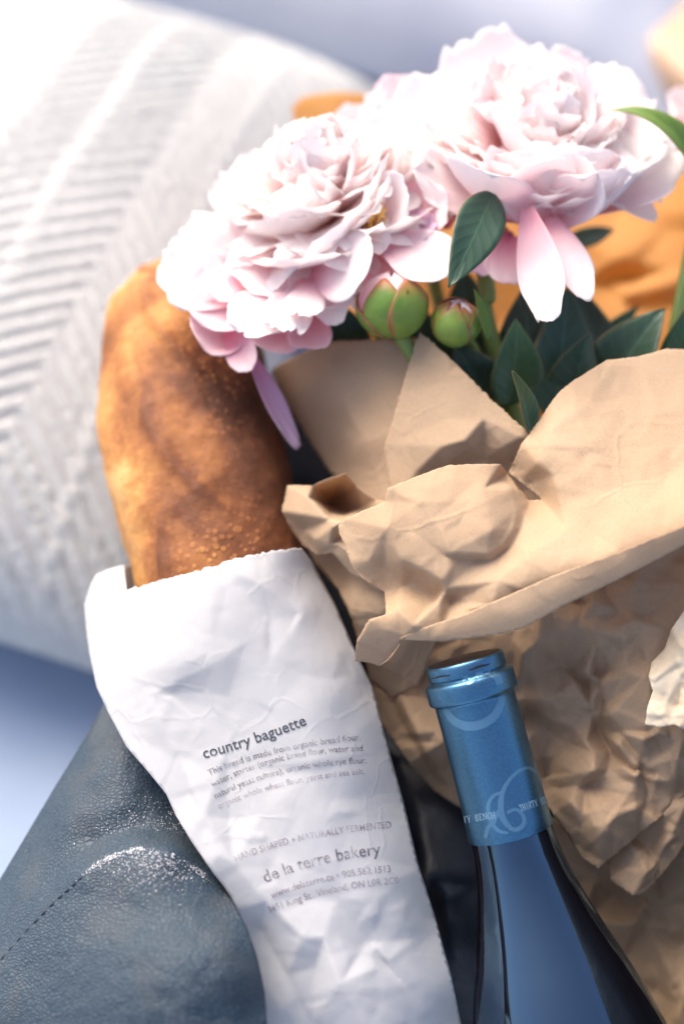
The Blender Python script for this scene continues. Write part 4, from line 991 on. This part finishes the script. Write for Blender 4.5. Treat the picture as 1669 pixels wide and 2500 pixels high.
# ================================================================== brown paper wrap
def build_wrap():
    t = thing('paper_wrap', 'crumpled brown kraft paper wrapped around the peony bouquet', 'wrapping paper', tuple(P(1500, 2000, .56)))
    def k(x, y, z=None):
        q = (600 + x / 1.4668, 750 + y / 1.4668)
        return q if z is None else (*q, z)
    def g(x, y, z=None):
        q = (900 + x / 2.039, 1500 + y / 2.039)
        return q if z is None else (*q, z)
    K, KB = MAT['kraft'], MAT['kraft_back_glow']
    # back sheet standing behind the flowers
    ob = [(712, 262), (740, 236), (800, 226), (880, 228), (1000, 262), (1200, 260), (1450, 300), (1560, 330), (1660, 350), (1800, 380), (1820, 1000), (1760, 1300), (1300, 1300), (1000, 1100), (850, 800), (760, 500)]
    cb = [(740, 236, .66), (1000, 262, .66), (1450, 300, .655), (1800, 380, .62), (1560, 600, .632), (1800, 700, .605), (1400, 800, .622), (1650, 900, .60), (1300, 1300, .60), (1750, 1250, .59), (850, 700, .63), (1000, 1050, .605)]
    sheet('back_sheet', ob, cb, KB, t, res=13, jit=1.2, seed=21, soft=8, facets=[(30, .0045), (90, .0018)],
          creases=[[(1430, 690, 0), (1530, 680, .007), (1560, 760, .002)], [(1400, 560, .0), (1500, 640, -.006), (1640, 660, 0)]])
    # left inner panel, curving round at its far edge
    o1 = [k(90, 235), k(105, 215), k(180, 172), k(260, 136), k(292, 124), k(400, 119), k(500, 113), k(612, 107), k(640, 140), k(640, 700), k(560, 800), k(440, 800), k(380, 640), k(300, 590), k(230, 480), k(180, 400), k(130, 320)]
    c1 = [k(90, 235, .588), k(180, 172, .571), k(290, 124, .555), k(612, 107, .540), k(640, 400, .5315), k(640, 700, .527), k(440, 800, .533), k(130, 320, .580), k(230, 480, .570), k(300, 590, .562), k(330, 330, .549), k(400, 500, .542), k(480, 300, .5405), k(480, 600, .5365), k(220, 300, .560), k(260, 250, .555)]
    sheet('left_panel', o1, c1, K, t, res=8, jit=1.1, seed=22, soft=7, facets=[(18, .0012)], creases=[[k(270, 135, -.0012), k(340, 300, -.0025), k(430, 480, -.0022), k(500, 680, -.001)]])
    # pointed fold in the middle
    o2 = [k(622, 90), k(660, 120), k(720, 172), k(800, 252), k(880, 332), k(1000, 440), k(1012, 462), k(1060, 520), k(1120, 560), k(1120, 780), k(900, 780), k(700, 760), k(520, 720), k(520, 640), k(505, 560), k(497, 500), k(500, 485), k(522, 420), k(555, 300), k(580, 220), k(602, 140)]
    c2 = [k(622, 90, .528), k(800, 252, .521), k(1000, 440, .515), k(555, 300, .5265), k(500, 490, .5245), k(520, 720, .521), k(720, 400, .519), k(700, 500, .5165), k(780, 480, .514), k(770, 497, .5165), k(920, 500, .5165), k(985, 465, .514), k(850, 400, .5165), k(850, 545, .525), k(700, 580, .522), k(900, 700, .528), k(1040, 640, .526), k(1120, 560, .522), k(1120, 780, .520), k(900, 780, .522), k(600, 600, .5205), k(950, 560, .526)]
    sheet('pointed_fold', o2, c2, K, t, res=6, jit=1.1, seed=23, soft=1.8, pl=1., facets=[(14, .0012), (60, .0006)])
    # front lobe and right lobe, one sheet with a pinch and a rolled front band
    o3 = [k(332, 782), k(350, 762), k(420, 728), k(498, 698), k(501, 672), k(508, 648), k(600, 611), k(660, 588), k(720, 567), k(820, 563), k(910, 562), k(945, 608), k(985, 658), k(1012, 693), k(1058, 689), k(1000, 640), k(940, 592), k(962, 545), k(985, 490), k(1010, 460), k(1060, 390), k(1100, 330), k(1125, 300), k(1170, 265), k(1235, 224), k(1290, 190), k(1400, 178), k(1500, 150), k(1568, 152), k(1700, 165), k(1800, 190), k(1800, 690), k(1568, 815), k(1330, 910), k(1100, 992), k(960, 1055), k(830, 1110), k(770, 1135), k(700, 1165), k(560, 1188), k(535, 1225), k(505, 1262), k(475, 1283), k(440, 1272), k(390, 1266), k(393, 1225), k(397, 1192), k(440, 1120), k(500, 1100), k(500, 1060), k(495, 1020), k(420, 975), k(382, 935), k(374, 913), k(352, 850), k(334, 810)]
    c3 = [k(332, 782, .500), k(350, 762, .499), k(498, 698, .493), k(508, 648, .4915), k(600, 611, .494), k(720, 567, .4975), k(820, 563, .499), k(910, 562, .5015), k(985, 658, .503), k(1012, 693, .5035), k(1058, 689, .506), k(1000, 640, .513), k(940, 592, .518), k(985, 490, .509), k(1010, 460, .5115), k(1100, 330, .510), k(1170, 265, .512), k(1290, 190, .515), k(1400, 178, .517), k(1568, 152, .521), k(1800, 190, .53),
          k(1040, 560, .499), k(1100, 600, .497), k(1110, 640, .496), k(1000, 600, .509), k(1060, 500, .499),
          *[k(1800 - (1800 - 770) * q / 9, np.interp(1800 - (1800 - 770) * q / 9, [770, 830, 960, 1100, 1330, 1568, 1800], [1112, 1086, 1030, 968, 885, 790, 665]), float(np.interp(q, [0, 9], [.4655, .480]))) for q in range(10)],
          *[k(1800 - (1800 - 770) * q / 9, np.interp(1800 - (1800 - 770) * q / 9, [770, 830, 960, 1100, 1330, 1568, 1800], [1140, 1115, 1060, 998, 915, 820, 695]), float(np.interp(q, [0, 9], [.470, .4825]))) for q in range(10)],
          k(560, 1188, .4835), k(700, 1165, .4825),
          k(475, 1283, .490), k(500, 1240, .486), k(390, 1266, .489), k(397, 1192, .483), k(440, 1120, .4815), k(545, 1085, .4825), k(690, 1052, .483), k(600, 1140, .4795), k(765, 1090, .4825),
          k(500, 1060, .4955), k(495, 1020, .4975), k(382, 935, .4965), k(374, 913, .496), k(440, 907, .4935), k(352, 850, .498),
          # facets of the front lobe
          k(500, 790, .4885), k(560, 905, .4875), k(500, 925, .4965), k(640, 942, .4855), k(700, 975, .4845), k(718, 1005, .485), k(735, 1055, .490), k(680, 1040, .494), k(560, 1000, .497), k(600, 960, .4945),
          k(620, 700, .4865), k(800, 690, .4885), k(740, 872, .4825), k(860, 880, .4845), k(910, 850, .488), k(945, 790, .4905), k(965, 720, .4945), k(880, 800, .4835), k(620, 830, .484), k(850, 650, .4925), k(940, 650, .4965),
          k(1000, 900, .4775), k(900, 980, .4775), k(1020, 770, .490), k(1150, 800, .4835), k(1330, 880, .4695), k(1250, 820, .479), k(1300, 660, .4875), k(1500, 600, .487), k(1500, 740, .4755), k(1250, 500, .495), k(1500, 420, .501), k(1180, 420, .5025), k(1350, 320, .508), k(1180, 355, .507), k(1700, 450, .499), k(1700, 600, .484)]
    sheet('front_lobe', o3, c3, K, t, res=5.5, jit=.5, seed=24, soft=1.8, pl=.6, facets=[(26, .0008), (110, .0004), (420, .00018)],
          creases=[[k(500, 700, -.002), k(498, 790, -.0025), k(520, 850, -.0025), k(560, 905, -.003), k(640, 942, -.003), k(700, 975, -.003), k(722, 1010, -.002)], [k(735, 880, -.0015), k(860, 884, -.003), k(912, 852, -.0035), k(952, 790, -.003), k(968, 722, -.0025), k(1012, 694, -.001)],
                   [k(760, 905, .001), k(880, 905, .002), k(945, 860, .0025), k(985, 790, .002), k(1000, 730, .001)], [k(1060, 692, -.001), k(1110, 640, -.0025), k(1100, 600, -.002)], [k(1100, 720, .0), k(1230, 800, .0015), k(1335, 884, .002)],
                   [k(1105, 340, 0), k(1180, 378, -.0025), k(1230, 345, -.0015), k(1300, 335, 0)], [k(1420, 560, 0), k(1520, 600, .0015), k(1568, 680, 0)], [k(640, 650, -.001), k(740, 615, -.002), k(820, 625, -.001)], [k(560, 700, .0), k(590, 800, .001), k(700, 880, .001)]], thick=.00025)
    # rolled front band, the edge turned back toward the viewer
    up_ = [(1800, 655), (1568, 782), (1330, 877), (1100, 960), (960, 1022), (830, 1078), (770, 1104), (690, 1128), (600, 1160), (550, 1186)]
    lo_ = [(560, 1191), (620, 1194), (700, 1196), (820, 1183), (920, 1167), (990, 1150), (1130, 1071), (1300, 990), (1440, 918), (1568, 850), (1800, 722)]
    cbd = [k(x_, y_, float(np.interp(x_, [550, 1800], [.4815, .4635]))) for x_, y_ in up_] + [k(x_, y_, float(np.interp(x_, [550, 1800], [.4825, .4665]))) for x_, y_ in lo_]
    for x_ in range(640, 1800, 60):
        yu = np.interp(x_, [q[0] for q in up_[::-1]], [q[1] for q in up_[::-1]]); yl = np.interp(x_, [q[0] for q in lo_], [q[1] for q in lo_])
        cbd.append(k(x_, yu * .55 + yl * .45, float(np.interp(x_, [550, 1800], [.4810, .4636]))))
    sheet('rolled_band', [k(*q) for q in up_] + [k(*q) for q in lo_], cbd, K, t, res=5.5, jit=.3, seed=35, soft=3, facets=[(50, .0004)], thick=.0003)
    # inside of the rolled left end
    o4 = [k(470, 1268), k(478, 1284), k(512, 1264), k(540, 1228), k(556, 1194), k(530, 1195), k(500, 1220)]
    c4 = [k(478, 1284, .4935), k(556, 1194, .4865), k(500, 1220, .500), k(530, 1195, .496), k(470, 1268, .4985)]
    sheet('rolled_end', o4, c4, K, t, res=6, jit=.4, seed=25, soft=4)
    # crumpled left corner with an open cup
    o5 = [k(130, 730), k(140, 680), k(150, 637), k(195, 637), k(240, 640), k(300, 612), k(360, 596), k(395, 640), k(470, 690), k(560, 700), k(560, 900), k(520, 1030), k(460, 1010), k(430, 980), k(380, 960), k(310, 880), k(250, 890), k(200, 850), k(160, 790)]
    c5 = [k(130, 730, .528), k(150, 637, .530), k(240, 640, .5255), k(360, 596, .5225), k(395, 640, .53), k(470, 690, .527), k(300, 700, .560), k(360, 730, .548), k(420, 720, .5345), k(225, 680, .519), k(190, 740, .5195), k(205, 800, .527), k(300, 760, .5105), k(350, 770, .504), k(260, 880, .524), k(310, 790, .5065), k(340, 850, .5085), k(350, 820, .514), k(250, 830, .5175), k(430, 980, .508), k(400, 900, .503), k(520, 1030, .507), k(560, 800, .505), k(300, 850, .512), k(560, 700, .52)]
    sheet('left_corner', o5, c5, K, t, res=6, jit=.6, seed=26, soft=2, pl=1.0, facets=[(40, .0006)])
    # shaded lower left side of the wrap
    o6 = [k(190, 800), k(300, 850), k(450, 960), k(620, 1000), k(700, 1150), k(620, 1350), k(520, 1400), k(440, 1330), k(430, 1250), k(395, 1150), k(330, 1010), k(250, 920)]
    c6 = [k(190, 800, .536), k(330, 1010, .534), k(430, 1250, .530), k(450, 960, .517), k(620, 1000, .51), k(700, 1150, .515), k(620, 1350, .53), k(400, 1050, .519), k(450, 1150, .518)]
    sheet('lower_left_side', o6, c6, K, t, res=8, jit=.6, seed=27, soft=5, facets=[(26, .002), (60, .001)])
    # crumpled body of the wrap under the band
    o7 = [(860, 1520), g(12, 300), g(20, 420), g(60, 540), g(140, 650), g(200, 740), g(255, 800), g(330, 880), g(440, 952), g(600, 1000), g(900, 965), g(915, 995), g(960, 1060), g(1020, 1150), g(1060, 1215), g(1140, 1270), g(1190, 1225), g(1330, 1110), g(1440, 1020), g(1568, 900), (1800, 1900), (1800, 1200), (1600, 1250), (1300, 1420), (1100, 1470)]
    c7 = [(860, 1520, .545), g(20, 420, .542), g(140, 650, .541), g(255, 800, .541), g(440, 952, .539), g(600, 1000, .535), g(200, 400, .536), g(300, 700, .5355), g(500, 500, .534), g(650, 800, .534), (1100, 1470, .53), (1300, 1420, .515), (1250, 1560, .526), g(760, 200, .522), g(740, 350, .527), g(780, 550, .523), g(830, 700, .524), g(900, 870, .5245), g(915, 990, .513),
          g(850, 130, .515), g(960, 250, .520), g(1080, 340, .527), g(1120, 150, .512), g(1130, 310, .512), g(1060, 60, .510), g(1090, 450, .518), g(1060, 700, .514), g(1080, 850, .5155), g(950, 600, .520), g(1000, 930, .511),
          g(1130, 560, .519), g(1200, 700, .513), g(1170, 800, .510), g(1080, 1000, .508), g(1060, 1215, .510), g(1140, 1270, .507), g(1240, 640, .508), g(1330, 780, .513), g(1320, 800, .5055), g(1260, 900, .508), g(1180, 1100, .5065), g(1330, 1080, .509),
          g(1280, 590, .502), g(1400, 550, .500), g(1500, 830, .502), g(1350, 770, .508), g(1150, 350, .507), g(1200, 500, .503), g(1280, 300, .501), g(1250, 100, .505), g(1400, 200, .498), g(1500, 400, .496), g(1568, 200, .497), g(1568, 600, .499), g(1520, 900, .506), (1800, 1500, .50), (1800, 1850, .508), (1600, 1250, .505), (1700, 1400, .498)]
    sheet('crumpled_body', o7, c7, K, t, res=5.5, jit=.5, seed=28, soft=1.8, pl=1., facets=[(60, .0030), (260, .0021), (700, .0008)],
          creases=[[g(1122, -20, -.003), g(1120, 150, -.004), g(1092, 290, -.002)], [g(1140, 300, .005), g(1152, 450, .006), g(1135, 560, .005), g(1205, 690, .005), g(1190, 770, .005), g(1085, 850, .003)],
                   [g(1100, 330, -.004), g(1110, 480, -.003), g(1080, 640, -.004), g(1120, 690, -.002)], [g(1245, 650, -.004), g(1335, 790, -.005), g(1315, 850, -.003), g(1180, 1060, -.004), g(1050, 1210, -.001)],
                   [g(1260, 600, .004), g(1345, 720, .003), g(1390, 900, .004), g(1330, 1080, .002)], [g(700, 110, -.003), g(775, 200, -.005), g(745, 330, -.002)], [g(770, 420, -.003), g(900, 520, -.004), g(1010, 560, -.002)],
                   [g(790, 470, .003), g(900, 590, .003), g(1000, 640, .002)], [g(900, 930, -.002), g(1010, 890, -.004), g(1110, 780, -.003)], [g(1400, 330, -.003), g(1375, 540, -.004), g(1540, 640, -.003), g(1520, 830, -.003)],
                   [g(60, 330, .003), g(180, 560, .004), g(330, 820, .002)], [g(140, 380, -.002), g(260, 620, -.003), g(400, 860, -.002)]], thick=.00025)
    # second fold tucked under it
    o8 = [g(1180, 1200), g(1200, 1320), g(1225, 1345), g(1310, 1402), g(1350, 1398), g(1430, 1330), g(1500, 1250), g(1568, 1150), (1800, 1980), (1800, 1850), g(1568, 850), g(1400, 950), g(1250, 1080)]
    c8 = [g(1180, 1200, .520), g(1200, 1320, .516), g(1310, 1402, .513), g(1385, 1280, .510), g(1390, 1100, .515), g(1300, 1150, .512), g(1340, 1110, .518), g(1430, 1330, .5155), g(1440, 1230, .513), g(1500, 1100, .508), g(1568, 1150, .512), g(1568, 950, .507), (1800, 1980, .51), (1800, 1850, .512), g(1250, 1080, .516)]
    sheet('tucked_fold', o8, c8, K, t, res=6, jit=.5, seed=29, soft=1.8, pl=1., facets=[(60, .0018), (200, .0014)])
    # lower part in shade beside the bottle
    o9 = [g(850, 1000), g(1100, 1050), g(1568, 1000), (1850, 1950), (1850, 2700), (1560, 2700), (1300, 2500), (1250, 2200)]
    c9 = [g(850, 1000, .545), g(1100, 1050, .54), g(1568, 1000, .530), (1850, 1950, .52), (1850, 2650, .525), (1700, 2300, .535), (1600, 2400, .537), (1640, 2500, .533), (1500, 2250, .545), (1400, 2150, .543), (1560, 2700, .52), (1250, 2200, .56), (1300, 2500, .56), (1450, 2450, .545)]
    sheet('shaded_side', o9, c9, K, t, res=8, jit=.5, seed=30, soft=2, pl=.6, facets=[(50, .0032), (160, .0024), (500, .0008)])
    # creased scrap whose pale colour paints a sunlit spot on the wrap
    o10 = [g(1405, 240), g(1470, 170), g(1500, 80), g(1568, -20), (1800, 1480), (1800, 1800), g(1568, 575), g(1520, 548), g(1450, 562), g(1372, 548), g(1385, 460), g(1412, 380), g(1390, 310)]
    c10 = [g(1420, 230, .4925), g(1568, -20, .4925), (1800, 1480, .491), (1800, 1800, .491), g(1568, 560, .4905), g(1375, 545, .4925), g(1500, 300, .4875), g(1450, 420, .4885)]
    sheet('painted_sun_patch', o10, c10, MAT['cream'], t, res=6, jit=.4, seed=31, soft=3, facets=[(60, .0022), (180, .0016), (300, .0006)])
build_wrap()
